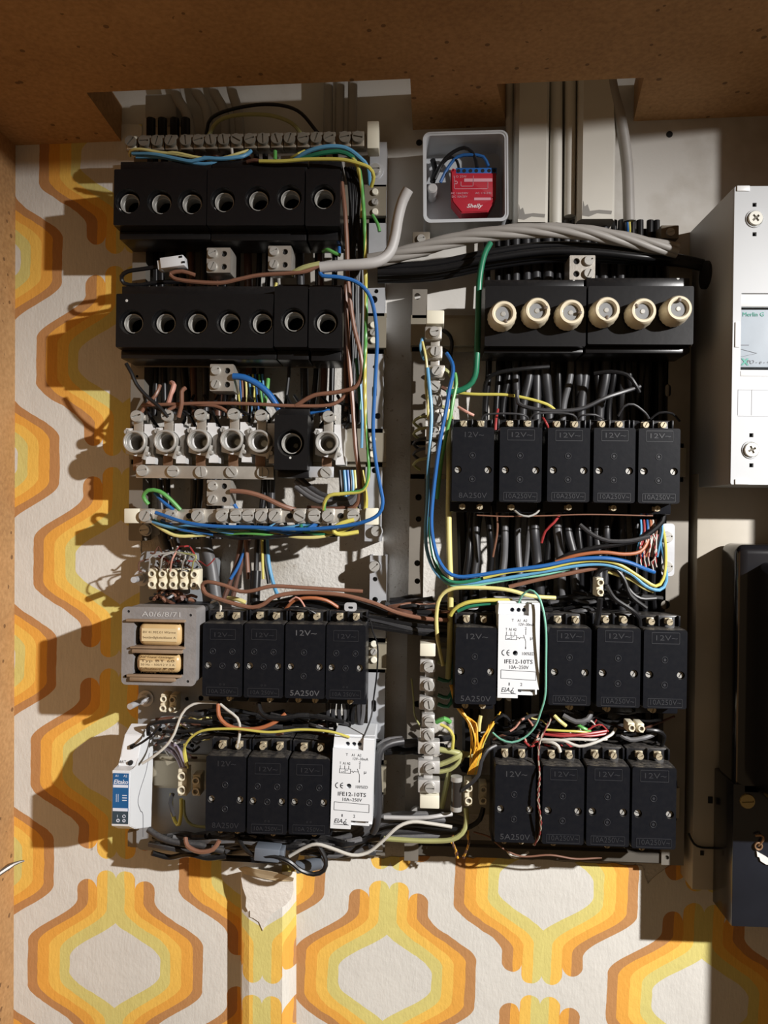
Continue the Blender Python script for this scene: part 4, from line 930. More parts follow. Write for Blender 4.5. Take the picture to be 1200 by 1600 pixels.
# ================= right side: breaker enclosure, meter board, meter =================
def enclosure():
    a = P(1148, 291, .097); z1 = P(1146, 757, .097).z; xr = a.x+.105; w = xr-a.x; ht = a.z-z1
    o = empty('breaker_enclosure', ((a.x+xr)/2, 0, (a.z+z1)/2), 'white breaker enclosure with two cross-head screws at the right edge', 'breaker box')
    cx = (a.x+xr)/2; cz = (a.z+z1)/2
    def Q(u, v, h=.097): q = P(u, v, h); return (q.x-cx, q.z-cz)
    xw0, zw0 = Q(1178, 458); xw1, zw1 = Q(1178, 578); x0, _ = Q(1158, 500)
    b = bmesh.new()
    sc = [(1179, 342), (1173, 703)]
    wins = [[(x0, zw0), (w/2-.012, zw0), (w/2-.012, zw1), (x0, zw1)]]
    sq = lambda u, v, s=.0016: [(Q(u, v)[0]+dx*s, Q(u, v)[1]+dz*s) for dx, dz in ((-1, -1), (1, -1), (1, 1), (-1, 1))]
    wins += [sq(1179, 320), sq(1179, 366), sq(1174, 680), sq(1174, 727)]
    plate(b, rrect(0, 0, w, ht, .0015), wins, -.097, -.0945)
    for s in (-1, 1): box(b, (s*(w/2-.001), -.047, 0), (.002, .094, ht-.001))
    for s in (-1, 1): box(b, (0, -.047, s*(ht/2-.001)), (w-.001, .094, .002))
    obj('housing', b, MCBW, o, smooth=False)
    b = bmesh.new(); box(b, (0, -.080, 0), (w*.96, .002, ht*.96)); obj('inner_plate', b, mat('inner_shadow_grey', (.20, .20, .20), .6), o)
    b = bmesh.new()
    zs_ = Q(1158, 478)[1]; cxw = (x0+w/2-.012)/2; ww2 = (w/2-.012-x0)
    box(b, (cxw, -.0905, (zw0+zs_)/2), (ww2, .010, abs(zw0-zs_)), .0006); box(b, (cxw, -.0945, zs_+.0012), (ww2, .004, .0035), .0006); obj('window_ledge', b, mat('trim_white', (.74, .75, .75), .4), o); b = bmesh.new(); box(b, (cxw, -.0945, zw1-.0030), (ww2, .006, .0045), .0006)
    obj('window_ledge', b, mat('trim_white', (.74, .75, .75), .4), o); b = bmesh.new(); box(b, (Q(1154, 291)[0]+.0035, -.0975, ht/2-.0020), (.010, .0012, .0042), .0003); obj('corner_tab', b, mat('trim_white', (.74, .75, .75), .4), o); b = bmesh.new(); box(b, (Q(1153, 755)[0]+.0030, -.0975, -ht/2+.0022), (.011, .0012, .0042), .0003)
    obj('corner_tab', b, mat('trim_white', (.74, .75, .75), .4), o); b = bmesh.new()
    # shallow label field and side latch
    xa, za = Q(1153, 608); xb, zb = Q(1174, 650)
    box(b, (Q(1152, 523)[0], -.0974, Q(1152, 523)[1]), (.0038, .0010, .020), .0003)
    obj('side_latch', b, mat('trim_white', (.74, .75, .75), .4), o)
    b = bmesh.new(); (xm, zm) = Q(1175, 629); gr = .0003
    for (u, wd, hh_) in ((1153, gr, .0200), (1174.5, gr, .0200)): x, z = Q(u, 629); box(b, (x, -.0971, z), (gr, .0002, .0205))
    for v in (609, 650):
        x, z = Q(1153, v); box(b, (x+.028, -.0971, z), (.056, .0002, gr))
    obj('label_field_line', b, mat('line_grey', (.30, .31, .33), .5), o, smooth=False)
    # residual-current switch in the window
    b = bmesh.new(); (xs, zs) = Q(1158, 480); (_, zs2) = Q(1158, 572)
    box(b, (cxw, -.087, (zs+zs2)/2), (ww2, .010, zs-zs2), .001); dev = obj('switch_front', b, mat('switch_grey', (.42, .47, .52), .35), o)
    b = bmesh.new(); gx, gz = Q(1164, 489); text_bm(b, 'Merlin G', gx, gz, .0048, -.0923, .00006, None, align='LEFT'); gx, gz = Q(1163, 564); text_bm(b, 'X', gx, gz, .0072, -.0923, .00006, bold=.0003, align='LEFT')
    obj('green_print', b, mat('green_ink', (.02, .27, .20), .5), dev, smooth=False)
    b = bmesh.new(); gx, gz = Q(1170, 564); text_bm(b, 'PO - e - 40', gx, gz, .0045, -.0923, .00006, align='LEFT', shear=.3)
    gx, gz = Q(1167, 537); box(b, (gx, -.0923, gz), (.0075, .0001, .0006))
    for (p, q) in (((1160, 543), (1187, 550)), ((1187, 550), (1160, 556))):
        A = Vector((Q(*p)[0], 0, Q(*p)[1])); B = Vector((Q(*q)[0], 0, Q(*q)[1])); d = B-A; box(b, ((A.x+B.x)/2, -.0923, (A.z+B.z)/2), (d.length, .0001, .0003), rot=Matrix.Rotation(-math.atan2(d.z, d.x), 3, 'Y'))
    obj('black_print', b, mat('grey_ink', (.10, .11, .13), .5), dev, smooth=False)
    for (u, v) in sc:
        x, z = Q(u, v); b = bmesh.new(); ring(b, (x, -.097, z), .0072, .0062, -.0008, .001, 26); obj('screw_rim', b, MCBW, o)
        slot_screw('cross_screw', o, (x, -.0985, z), .0058, mat('cream_screw', (.66, .65, .58), .4), 40 if v < 400 else 25, .002, phil=True)
    b = bmesh.new(); x, z = Q(1113, 430, .03); cyl(b, (0, 0, 0), .012, -.0005, .002, 24)
    for v in b.verts: v.co = Matrix.Rotation(math.radians(90), 3, 'Z') @ v.co
    p = P(1106, 428, .045); obj('cable_entry_hole', b, HOLE, o, (-w/2-.0004, -.042, p.z-cz))
    return o
enclosure()
def meter_board():
    a = P(1090, 765, .030); z1 = P(1095, 1391, .030).z; xr = a.x+.135; z0 = P(1100, 740, .03).z; w = xr-a.x
    o = empty('meter_board', (a.x+w/2, 0, z1), 'beige meter board below the white breaker enclosure', 'meter board')
    b = bmesh.new(); box(b, (0, -.015, (z0-z1)/2), (w, .030, z0-z1), .0012); obj('panel', b, mat('beige_board', (.42, .38, .31), .5, var=.08), o)
    b = bmesh.new(); q = P(1097, 1333, .0305); box(b, (q.x-a.x-w/2, -.0302, q.z-z1), (.003, .001, .004)); q = P(1110, 1250, .0305); box(b, (q.x-a.x-w/2, -.0302, q.z-z1), (.004, .001, .006)); obj('slot', b, HOLE, o)
    return o
meter_board()
def meter():
    a = P(1146, 850, .060); zb = P(1148, 1245, .060).z; xr = a.x+.105; w = xr-a.x; ht = a.z-zb
    o = empty('electricity_meter', (a.x+w/2, -.030, a.z-ht/2), 'glossy black electricity meter with rounded cover at the right edge', 'electricity meter')
    g = mat('glossy_black', (.008, .008, .010), .18, coat=.5, var=.3)
    b = bmesh.new(); box(b, (0, -.020, 0), (w, .040, ht), .008, 6); obj('base_shell', b, g, o)
    b = bmesh.new(); box(b, (.010, -.060, -.004), (w-.012, .084, ht-.02), .009, 6); obj('cover', b, g, o)
    b = bmesh.new(); plate(b, rrect(.012, -.004, w-.046, ht-.05, .006), [rrect(.012, -.004, w-.050, ht-.054, .005)], -.1030, -.101); obj('cover_rim', b, g, o, smooth=False)
    # terminal cover below
    a = P(1146, 1225, .070); zb = P(1147, 1448, .070).z; w2 = .098; ht = a.z-zb
    t = empty('terminal_cover', (a.x+w2/2, -.030, a.z-ht/2), 'black terminal cover with brass screws under the electricity meter', 'terminal cover')
    b = bmesh.new(); box(b, (0, -.020, 0), (w2, .040, ht), .0012); obj('shell', b, mat('blue_black', (.012, .014, .020), .25, coat=.3, var=.4, scale=25), t)
    Q = lambda u, v, y=-.041: Vector((P(u, v, -y+.030).x-(a.x+w2/2), y, P(u, v, -y+.030).z-(a.z-ht/2)))
    slot_screw('brass_screw', t, Q(1168, 1252), .0062, mat('old_brass', (.42, .34, .16), .4, .7), 5, .002)
    b = bmesh.new(); ring(b, (0, 0, 0), .0035, .0022, -.001, .001, 16); obj('seal_ring', b, mat('old_copper', (.42, .26, .15), .4, .7), t, Q(1185, 1322, -.0415))
    b = bmesh.new(); tube(b, spline([Vector((0, 0, 0)), Vector((.003, -.002, .006)), Vector((.0015, -.003, .010)), Vector((-.003, -.001, .009))], .001), .0009, 6); obj('seal_wire', b, mat('old_copper', (.42, .26, .15), .4, .7), t, Q(1185, 1322, -.0415))
    b = bmesh.new(); pts = [(1182, 1330), (1187, 1333), (1196, 1338), (1205, 1344), (1204, 1352), (1196, 1350), (1188, 1345), (1186, 1339), (1183, 1338)]
    plate(b, [(Q(u, v).x, Q(u, v).z) for u, v in pts], [], -.0416, -.0402); obj('torn_seal_paper', b, PAPER, t, smooth=False)
    return o
meter()
# ================= trunking and thick cables =================
IVW = mat('painted_trunking', (.58, .56, .50), .5, var=.15, scale=14, bump=.05)
def trunk(label, u0, u1, v0, v1, h, name='cable_trunking', m=IVW, bev=.0015):
    a = P(u0, v1, h); b_ = P(u1, v1, h); z0 = P((u0+u1)/2, v0, h).z; w = (b_-a).x; ht = z0-a.z
    o = empty(name, (a.x+w/2, 0, a.z), label, 'cable trunking')
    b = bmesh.new(); pr = [(-w/2, 0), (w/2, 0), (w/2, -h*.85), (w/2-.003, -h), (-w/2+.003, -h), (-w/2, -h*.85)]
    lo_ = [b.verts.new((x, y, 0)) for x, y in pr]; hi = [b.verts.new((x, y, ht)) for x, y in pr]
    for i in range(6): b.faces.new((lo_[i], lo_[(i+1) % 6], hi[(i+1) % 6], hi[i]))
    b.faces.new(lo_[::-1]); b.faces.new(hi)
    obj('channel', b, m, o, smooth=False)
    b = bmesh.new(); x0 = -w*.40
    plate(b, [(x0, .003), (x0+w*.18, .002), (x0+w*.40, .005), (x0+w*.78, .004), (x0+w*.80, .007), (x0+w*.45, .008), (x0+w*.20, .007), (x0+w*.14, .013), (x0+w*.06, .011), (x0+w*.02, .016)], [], -h-.0002, -h+.0005)
    o2 = obj('scuffed_edge', b, mat('scuff_grey', (.22, .21, .19), .6), o, smooth=False)
    return o
trunk('left wide ivory painted cable trunking coming down from the ceiling cut-out', 804, 857, 60, 347, .032)
trunk('right wide ivory painted cable trunking coming down from the ceiling cut-out', 904, 962, 60, 342, .034)
def pipe(label, pts, r, m, name='cable', cat='cable', group=None, **k): return wire(label, m, pts, r, group, name, cat, **k)
pipe('thin ivory conduit pipe directly right of the left trunking', [(869, 60, .020), (869, 200, .020), (868, 351, .020)], 5.6, IVW, 'conduit_pipe', 'pipe')
pipe('thin ivory conduit pipe directly left of the right trunking', [(891, 60, .020), (891, 200, .020), (890, 338, .020)], 5.0, IVW, 'conduit_pipe', 'pipe')
pipe('dull ivory pipe along the left edge of the left trunking', [(796, 60, .012), (796, 200, .012), (797, 345, .012)], 3.5, IVW, 'conduit_pipe', 'pipe')
pipe('grey sheathed cable curving down right of the right trunking', [(945, 60, .03), (957, 140, .03), (970, 190, .03), (980, 260, .025), (983, 346, .022)], 5.2, GREYC)
for i, (u, m) in enumerate(((976, BLKW), (983, YELW), (980, BLUEW))):
    wire(['black wire leaving the grey sheathed cable beside the trunking', 'yellow wire leaving the grey sheathed cable beside the trunking', 'blue wire leaving the grey sheathed cable beside the trunking'][i], m, [(u, 344, .022), (u+1, 358, .02), (u, 372, .015)], 1.2)
# cables behind the upper bar
LT = 'grey sheathed cables entering through the left ceiling cut-out'
for i, pts in enumerate(([(262, 90, .02), (276, 150, .02), (292, 178, .022), (300, 220, .025)], [(292, 90, .02), (305, 140, .02), (322, 170, .022), (328, 220, .025)], [(325, 90, .02), (333, 140, .02), (350, 175, .022), (352, 222, .025)], [(355, 90, .02), (362, 140, .02), (372, 175, .022), (376, 222, .025)])):
    pipe(first(i)+' curved grey cable from the left entering through the left ceiling cut-out', pts, 4.6, GREYC, group=LT)
for u, wh in ((513, 'left'), (531, 'middle'), (551, 'right')):
    pipe(wh+' of three straight grey cables dropping to the right end of the upper bar', [(u, 80, .02), (u, 150, .02), (u-1, 222, .025)], 4.4, GREYC, group='straight grey cables at the right end of the upper left bar')
for i, (u, v) in enumerate(((236, 202), (254, 203), (273, 202), (290, 205))):
    pipe(first(i)+' short black cable end from the left behind the upper terminal bar', [(u, 186, .03), (u, v, .03), (u, 222, .03)], 4.2, BLKW, group='black cable ends behind the upper bar')
c, w, ht = R(226, 146, 276, 184, .018); bm = bmesh.new(); box(bm, (0, 0, 0), (w, .018, ht), .002); tag(obj('cable_clip_block', bm, GREYC, loc=(c.x, -.009, c.z)), 'pale plastic block in the left ceiling cut-out', 'block')
wire('upper thin black wire arching behind the upper terminal bar', BLKW, [(322, 210, .04), (330, 185, .04), (365, 170, .04), (420, 163, .04), (465, 173, .04), (497, 208, .04)], 1.6)
wire('lower dark olive wire arching behind the upper terminal bar', OLIVE, [(326, 212, .042), (340, 190, .042), (370, 180, .042), (420, 180, .042), (455, 192, .042), (473, 212, .042)], 1.8)
# wires in front of the upper bar
WS = [
('light blue wire running in front of the upper bar at its left end', LBLUEW, [(207, 240, .058), (240, 241, .062), (280, 249, .064), (300, 252, .064), (320, 247, .064), (345, 248, .064), (380, 244, .062), (392, 236, .056)], 1.7),
('second light blue wire below the first at the left end of the upper bar', LBLUEW, [(213, 246, .056), (250, 246, .060), (290, 253, .062), (320, 256, .062), (350, 252, .060)], 1.4),
('pale yellow wire curling around the left end of the upper bar', PYELW, [(203, 244, .054), (204, 235, .060), (220, 233, .063), (250, 238, .063), (270, 240, .063), (300, 245, .062), (340, 248, .060), (372, 240, .060), (388, 235, .055)], 1.2),
('lower pale yellow wire at the left end of the upper bar', PYELW, [(215, 240, .058), (245, 243, .060), (270, 238, .064), (310, 246, .062), (350, 252, .060), (365, 249, .055)], 1.1),
('yellow wire lying along the top edge of the topmost fuse row', YELW, [(405, 252, .066), (440, 252, .068), (480, 249, .070), (530, 249, .072), (556, 254, .072), (577, 262, .070), (584, 276, .066), (580, 292, .060)], 1.6),
('green earth wire under the light blue wires at the right end of the upper bar', GRNW, [(470, 249, .060), (500, 240, .066), (530, 237, .068), (550, 245, .068), (560, 262, .066)], 2.0),
('thick light blue wire curving over the right end of the upper bar', LBLUEW, [(460, 250, .058), (480, 237, .064), (510, 229, .068), (540, 231, .068), (562, 246, .066), (575, 262, .062), (578, 290, .056)], 1.8),
('short yellow wire rising into the upper bar near its right half', YELW, [(455, 247, .055), (466, 241, .060), (476, 236, .055)], 1.4),
('short green wire end below the middle of the upper bar', LGRNW, [(430, 236, .058), (430, 250, .060)], 1.6),
('short violet brown wire at the middle of the upper bar', DBRNW, [(386, 253, .064), (398, 250, .066), (412, 253, .064)], 1.6),
('white wire end below the middle of the upper bar', WHTW, [(362, 232, .058), (363, 242, .058)], 1.2),
# vertical harness on the right of the left frame
('long light brown wire hanging down right of the topmost fuse blocks', BRNW, [(534, 285, .062), (539, 330, .066), (542, 380, .066), (543, 415, .066), (545, 450, .066), (553, 510, .066), (564, 555, .066), (565, 585, .064), (555, 605, .062), (525, 613, .060), (490, 618, .058), (462, 634, .054)], 1.9),
('dark brown riser wire between the second fuse row and the lower bar', BRNW, [(541, 440, .058), (541, 500, .058), (547, 580, .058), (552, 640, .058), (556, 700, .058), (562, 745, .056), (560, 785, .052), (545, 796, .048)], 2.2),
('inner dark brown wire beside the riser wire', DBRNW, [(543, 470, .054), (540, 520, .054), (540, 580, .052), (542, 640, .050)], 1.8),
('blue wire curving from the white conduit down to the left end of the lower bar', BLUEW, [(500, 424, .088), (504, 431, .088), (530, 433, .086), (556, 440, .082), (574, 456, .078), (584, 482, .074), (589, 530, .072), (586, 600, .070), (583, 670, .070), (587, 720, .070), (594, 760, .070), (598, 785, .070), (592, 803, .070), (570, 815, .068), (530, 823, .066), (470, 827, .064), (400, 824, .064), (330, 822, .064), (285, 815, .064), (243, 801, .060)], 1.7),
]
for l, m, p, r in WS: wire(l, m, p, r)
wire('striped green and yellow earth wire running straight down the left frame', LGRNW, [(548, 243, .068), (560, 262, .068), (566, 300, .066), (570, 360, .066), (571, 420, .066), (572, 500, .066), (570, 580, .066), (571, 650, .066), (575, 700, .066), (576, 740, .066), (568, 765, .062), (540, 771, .060), (515, 774, .060), (507, 786, .058), (506, 796, .054)], 1.7, m2=YELW)
HG = 'black wires in the vertical harness of the left frame'
for u0, du in ((551, 0), (556, 3), (561, -2), (546, 2), (566, 1), (553, 4), (559, -3)):
    wire('black wire in the vertical harness right of the upper left fuse blocks', BLKW, [(u0-6, 262, .050), (u0, 290, .052), (u0+du, 340, .052), (u0-du, 400, .052), (u0+du, 460, .050), (u0, 540, .048), (u0-du, 600, .046), (u0+2, 660, .044)], 1.7, HG)
for l, m, p, r in (('thin green wire inside the vertical harness', GRNW, [(556, 560, .056), (560, 600, .056), (563, 640, .054)], 1.3), ('thin light blue wire inside the vertical harness', LBLUEW, [(563, 600, .050), (566, 650, .050), (565, 700, .048)], 1.3),
    ('bright yellow wire end right of the lower bar', YELW, [(565, 735, .055), (569, 760, .055), (572, 780, .053), (571, 796, .050)], 1.9), ('thin yellow wire hanging in the harness beside the topmost row', YELW, [(558, 262, .058), (566, 300, .056), (564, 340, .056)], 1.1),
    ('green wire end beside the flange right of the topmost row', LGRNW, [(582, 336, .04), (590, 350, .042), (593, 362, .042)], 1.5), ('light green wire end below the single fuse block of the topmost row', LGRNW, [(505, 393, .055), (512, 390, .06), (522, 395, .06), (532, 399, .06)], 1.6),
    ('blue wire end below the single fuse block of the topmost row', BLUEW, [(530, 386, .05), (530, 398, .052)], 1.5), ('yellow wire end poking up before the second fuse row', YELW, [(430, 450, .06), (432, 442, .06)], 1.3),
    ('olive yellow wires end beside the white conduit', OLIVE, [(455, 428, .06), (475, 418, .062), (500, 412, .06)], 2.4)): wire(l, m, p, r)
wire('bent white plastic conduit crossing the harness', LGREY, [(500, 418, .088), (530, 415, .088), (565, 413, .088), (592, 408, .086), (609, 394, .084), (617, 370, .084), (622, 340, .086), (629, 314, .088), (638, 296, .090)], 4.5, name='conduit', cat='conduit', seg=16)
# grey twisted bundle and black bundle under it
def twisted(label, pts, R0, r, n, pitch, m, name='cable_bundle', cat='cable', m2=None, group=None):
    w = [P(*q) for q in pts]; org = w[0]; path = spline([q-org for q in w], .004)
    b = bmesh.new()
    for s in range(n):
        L = 0; out = []
        for i, q in enumerate(path):
            t = (path[min(i+1, len(path)-1)]-path[max(i-1, 0)]).normalized()
            a = t.cross(Vector((0, 1, 0))).normalized(); c_ = t.cross(a)
            if i: L += (q-path[i-1]).length
            th = 2*math.pi*(s/n+L/pitch); out.append(q+a*math.cos(th)*R0+c_*math.sin(th)*R0)
        k = len(b.faces); tube(b, out, r, 10)
        if m2 and s % 2:
            b.faces.ensure_lookup_table()
            for f in b.faces[k:]: f.material_index = 1
    return tag(obj(name, b, m, loc=org, mats=[m, m2] if m2 else None), label, cat, group)
twisted('thick grey twisted cable sweeping from the harness to the right frame', [(566, 410, .045), (600, 404, .048), (650, 391, .050), (720, 373, .052), (790, 363, .054), (850, 360, .054), (910, 363, .054), (970, 373, .052), (1020, 384, .050), (1058, 391, .048)], .0036, .0031, 5, .16, GREYC)
BG = 'black cables under the grey twisted cable'
for i, (dv, dh, r) in enumerate(((0, 0, 3.6), (9, .004, 3.2), (16, -.004, 3.4), (5, -.008, 3.0), (22, -.008, 3.0))):
    wire(first(i)+' of the black cables sweeping across just under the grey twisted one', BLKW, [(590, 418+dv*.9, .040+dh), (680, 412+dv, .040+dh), (760, 396+dv, .042+dh), (850, 384+dv, .042+dh), (930, 386+dv*.9, .042+dh), (1000, 396+dv*.6, .040+dh), (1060, 403+dv*.4, .036), (1112, 415+dv*.3, .034)], r, BG, name='cable', cat='cable')
wire('green sheathed earth wire hanging left of the ivory capped fuse block', GRNW, [(766, 380, .058), (756, 400, .062), (749, 440, .064), (747, 500, .062), (745, 560, .060), (742, 588, .058), (732, 603, .056), (715, 611, .054), (698, 613, .052)], 2.6, m2=None)
# brown clamp blocks on the bundle
for (u, v, l) in ((658, 372, 'small drab clamp with a screw at the left of the twisted cable'), (1047, 362, 'small drab clamp with a screw above the right end of the twisted cable')):
    q = P(u, v, .030); o = empty('cable_clamp', (q.x, -.0, q.z), l, 'clamp'); b = bmesh.new(); box(b, (0, -.015, 0), (.016, .030, .012), .001); obj('block', b, mat('drab_clamp', (.20, .17, .13), .5, .3), o); slot_screw('screw', o, (0, -.0315, -.001), .0038, SCREW, 20, .002)
# ================= second gap on the left =================
o = empty('wire_connector', P(272, 412, .060), 'small white push-in connector above the second fuse row', 'connector', rot=(0, -.14, 0)); k = .55e-3
b = bmesh.new(); box(b, (0, 0, 0), (38*k, .012, 17*k), .0008); box(b, (-21*k, .001, -1*k), (8*k, .010, 15*k), .0008); obj('body', b, WHITE, o)
b = bmesh.new(); 
for x in (15, 18): box(b, (x*k, -.0061, (5 if x == 15 else -4)*k), (5*k, .001, 3*k))
obj('slot', b, HOLE, o)
WS = [
('black wire looping at the far left out of the white connector', BLKW, [(252, 416, .058), (225, 420, .058), (200, 424, .058), (190, 432, .056), (194, 443, .054), (215, 446, .052), (250, 441, .05), (310, 440, .048)], 1.9),
('brown wire looping under the white connector towards the conduit', BRNW, [(305, 430, .060), (285, 424, .062), (267, 427, .062), (272, 435, .062), (300, 440, .062), (345, 442, .062), (375, 436, .062), (405, 430, .062), (450, 427, .062), (478, 424, .062), (498, 415, .060)], 1.8),
('brown wire lying horizontally across all open fuse bases', BRNW, [(222, 633, .052), (260, 632, .054), (320, 630, .054), (390, 631, .054), (450, 634, .054), (505, 634, .054), (528, 628, .054), (545, 612, .054)], 1.6),
('thick blue cable dropping from the terminal above the open fuse bases', BLUEW, [(364, 588, .056), (382, 590, .056), (405, 602, .054), (422, 618, .052), (436, 640, .050)], 2.9),
('black wire with bare tip standing up at the left of the open fuse bases', BLKW, [(197, 568, .066), (206, 584, .066), (213, 600, .064), (228, 618, .062), (248, 635, .060), (263, 652, .058)], 1.7),
('brown wire bent upward between second and third open fuse base', BRNW, [(279, 652, .056), (284, 630, .058), (284, 612, .058), (290, 606, .056)], 1.9),
('pinkish brown wire standing behind the second open fuse base', PINKW, [(262, 634, .05), (268, 615, .052), (272, 602, .05), (268, 598, .045)], 2.2),
('dull brown wire standing behind the first open fuse base', BRNW, [(214, 655, .052), (225, 638, .052), (243, 618, .052), (250, 602, .048)], 1.7),
('brown wire curling onto the fourth open fuse base', BRNW, [(300, 632, .052), (335, 634, .054), (352, 641, .056), (362, 652, .054)], 1.4),
('brown wire curling onto the second open fuse base', BRNW, [(258, 648, .056), (264, 640, .056), (280, 633, .054)], 1.5),
('thin black wire dropping between the second row and the covered fuse base', BLKW, [(452, 562, .03), (451, 590, .03), (446, 632, .03)], 1.6),
('bright green wire end above the open fuse bases', LGRNW, [(419, 592, .04), (418, 605, .042), (414, 628, .042), (412, 645, .04)], 1.7),
('short dark blue wire right of the black covered fuse base', BLUEW, [(480, 646, .045), (500, 641, .045), (515, 642, .043)], 2.0),
('thin black wire bowing behind the riser wires', BLKW, [(514, 628, .05), (530, 630, .052), (548, 634, .052), (560, 632, .05)], 1.3),
('brown wire from the lower tee terminal to the lower bar', BRNW, [(360, 767, .056), (385, 769, .056), (410, 776, .054), (440, 790, .052), (462, 797, .048)], 2.2),
('thin brown wire behind the right part of the lower bar', DBRNW, [(480, 793, .042), (520, 795, .042), (553, 792, .042)], 2.0),
('green wire loop left of the tee terminal', LGRNW, [(232, 788, .052), (224, 776, .054), (232, 766, .056), (250, 768, .056), (268, 782, .054), (282, 797, .052)], 1.8),
('short blue wire inside the green loop', BLUEW, [(242, 770, .050), (255, 784, .052), (272, 797, .052)], 1.7),
('blue wire end above the lower bar right of the tee terminal', BLUEW, [(366, 788, .045), (371, 797, .045)], 1.6),
('small yellow wire curl under the right end of the lower bar', YELW, [(553, 812, .060), (535, 817, .062), (523, 824, .062), (522, 831, .062), (533, 835, .060), (560, 831, .056)], 1.9),
('green wire under the right part of the lower bar', GRNW, [(470, 820, .054), (475, 830, .056), (500, 834, .056), (530, 832, .054)], 1.6)]
for l, m, p, r in WS: wire(l, m, p, r)
# dark stuff behind the open bases
for i in range(16):
    u = 225+i*20+random.uniform(-6, 6)
    wire('black wire tangled behind the open fuse bases', BLKW, [(u, 618, .030), (u+random.uniform(-14, 14), 635, .040), (u+random.uniform(5, 30), 648, .044), (u+20+random.uniform(-8, 8), 668, .036)], 1.5, 'black wires tangled behind the open fuse bases', stuff=True)
for i, (u, m) in enumerate(((372, YELW), (379, BRNW), (385, PYELW), (391, LBLUEW), (397, YELW), (401, BLUEW), (407, LGRNW), (412, LBLUEW), (376, BLUEW), (394, BLKW), (404, BLKW), (368, WHTW))):
    wire('thin %s wire in the fan above the fourth open fuse base' % m.name.replace('_wire', '').replace('_', ' '), m, [(u-2, 585, .022), (u, 608, .024), (u+random.uniform(0, 6), 650, .026)], 1.0, 'fan of coloured wires above the fourth open base')
BC = 'dark cables hanging behind the upper left frame'
for i, u in enumerate((243, 258, 274, 290, 305, 318, 337, 352, 372, 386, 400, 414, 470, 490, 505, 524)):
    wire(first(i)+' dark cable from the left hanging behind the upper left frame', random.choice((BLKW, DGREY, BLKW, DBRNW)), [(u, 230, .014), (u+random.uniform(-6, 6), 400, .014), (u+random.uniform(-6, 6), 560, .014), (u+random.uniform(-8, 8), 650, .014)], random.choice((2.6, 3.2, 3.8)), BC, name='cable', cat='cable')
for i, u in enumerate((250, 262, 300, 310, 330, 340, 350, 410, 418, 426)):
    wire(first(i)+' dark cable end from the left behind the lower terminal bar', random.choice((BLKW, DGREY)), [(u, 700, .016), (u+random.uniform(-5, 5), 760, .016), (u+random.uniform(-8, 8), 842, .018)], 3.2, 'dark cable ends behind the lower terminal bar', name='cable', cat='cable')
for dv, wh in ((0, 'upper'), (9, 'middle'), (18, 'lower')):
    wire(wh+' dark cable bowing behind the right part of the lower bar', MGREY if dv else DGREY, [(462, 742+dv, .03), (485, 762+dv*.8, .032), (510, 776+dv*.6, .034), (545, 780+dv*.5, .034), (562, 765, .034)], 2.8, 'bowed dark cables above the lower bar')
for u, m in ((538, LBLUEW), (547, BLKW), (554, YELW), (543, BLUEW), (558, BLKW), (550, LBLUEW), (531, BLKW)):
    wire('%s wire dropping behind the right end of the lower bar' % m.name.replace('_wire', '').replace('_', ' '), m, [(u, 735, .030), (u+2, 760, .032), (u+random.uniform(-4, 4), 800, .032)], 1.6, 'wires behind the right end of the lower bar')
# bundle under the lower bar
cols = [LBLUEW, YELW, BLUEW, LGRNW, BLKW, LBLUEW, BLKW, BLUEW, PYELW, BLKW, GRNW, BLKW]
for i, m in enumerate(cols):
    ph = random.uniform(0, 6); a = random.uniform(2, 5); base = 826+(i % 5)*2.2
    x0 = 232+random.choice((0, 8, 20, 60)); x1 = random.choice((440, 500, 555, 565))
    pts = [(x0, 813, .050)]+[(x0+(x1-x0)*t/8, base+a*math.sin(ph+t*1.3)+(3 if 2 < t < 7 else 0), .052+.004*math.sin(t+i)) for t in range(1, 8)]+[(x1, 814, .048)]
    wire('%s wire in the bundle slung under the lower terminal bar' % m.name.replace('_wire', '').replace('_', ' '), m, pts, 1.5, 'wires slung under the lower terminal bar')
for i in range(14):
    u = 300+i*18
    wire('short black tail under the lower terminal bar', BLKW, [(u, 815, .046), (u+random.uniform(-4, 8), 825, .048), (u+random.uniform(-10, 14), 838, .044)], 1.4, 'short black tails under the lower terminal bar', stuff=True)
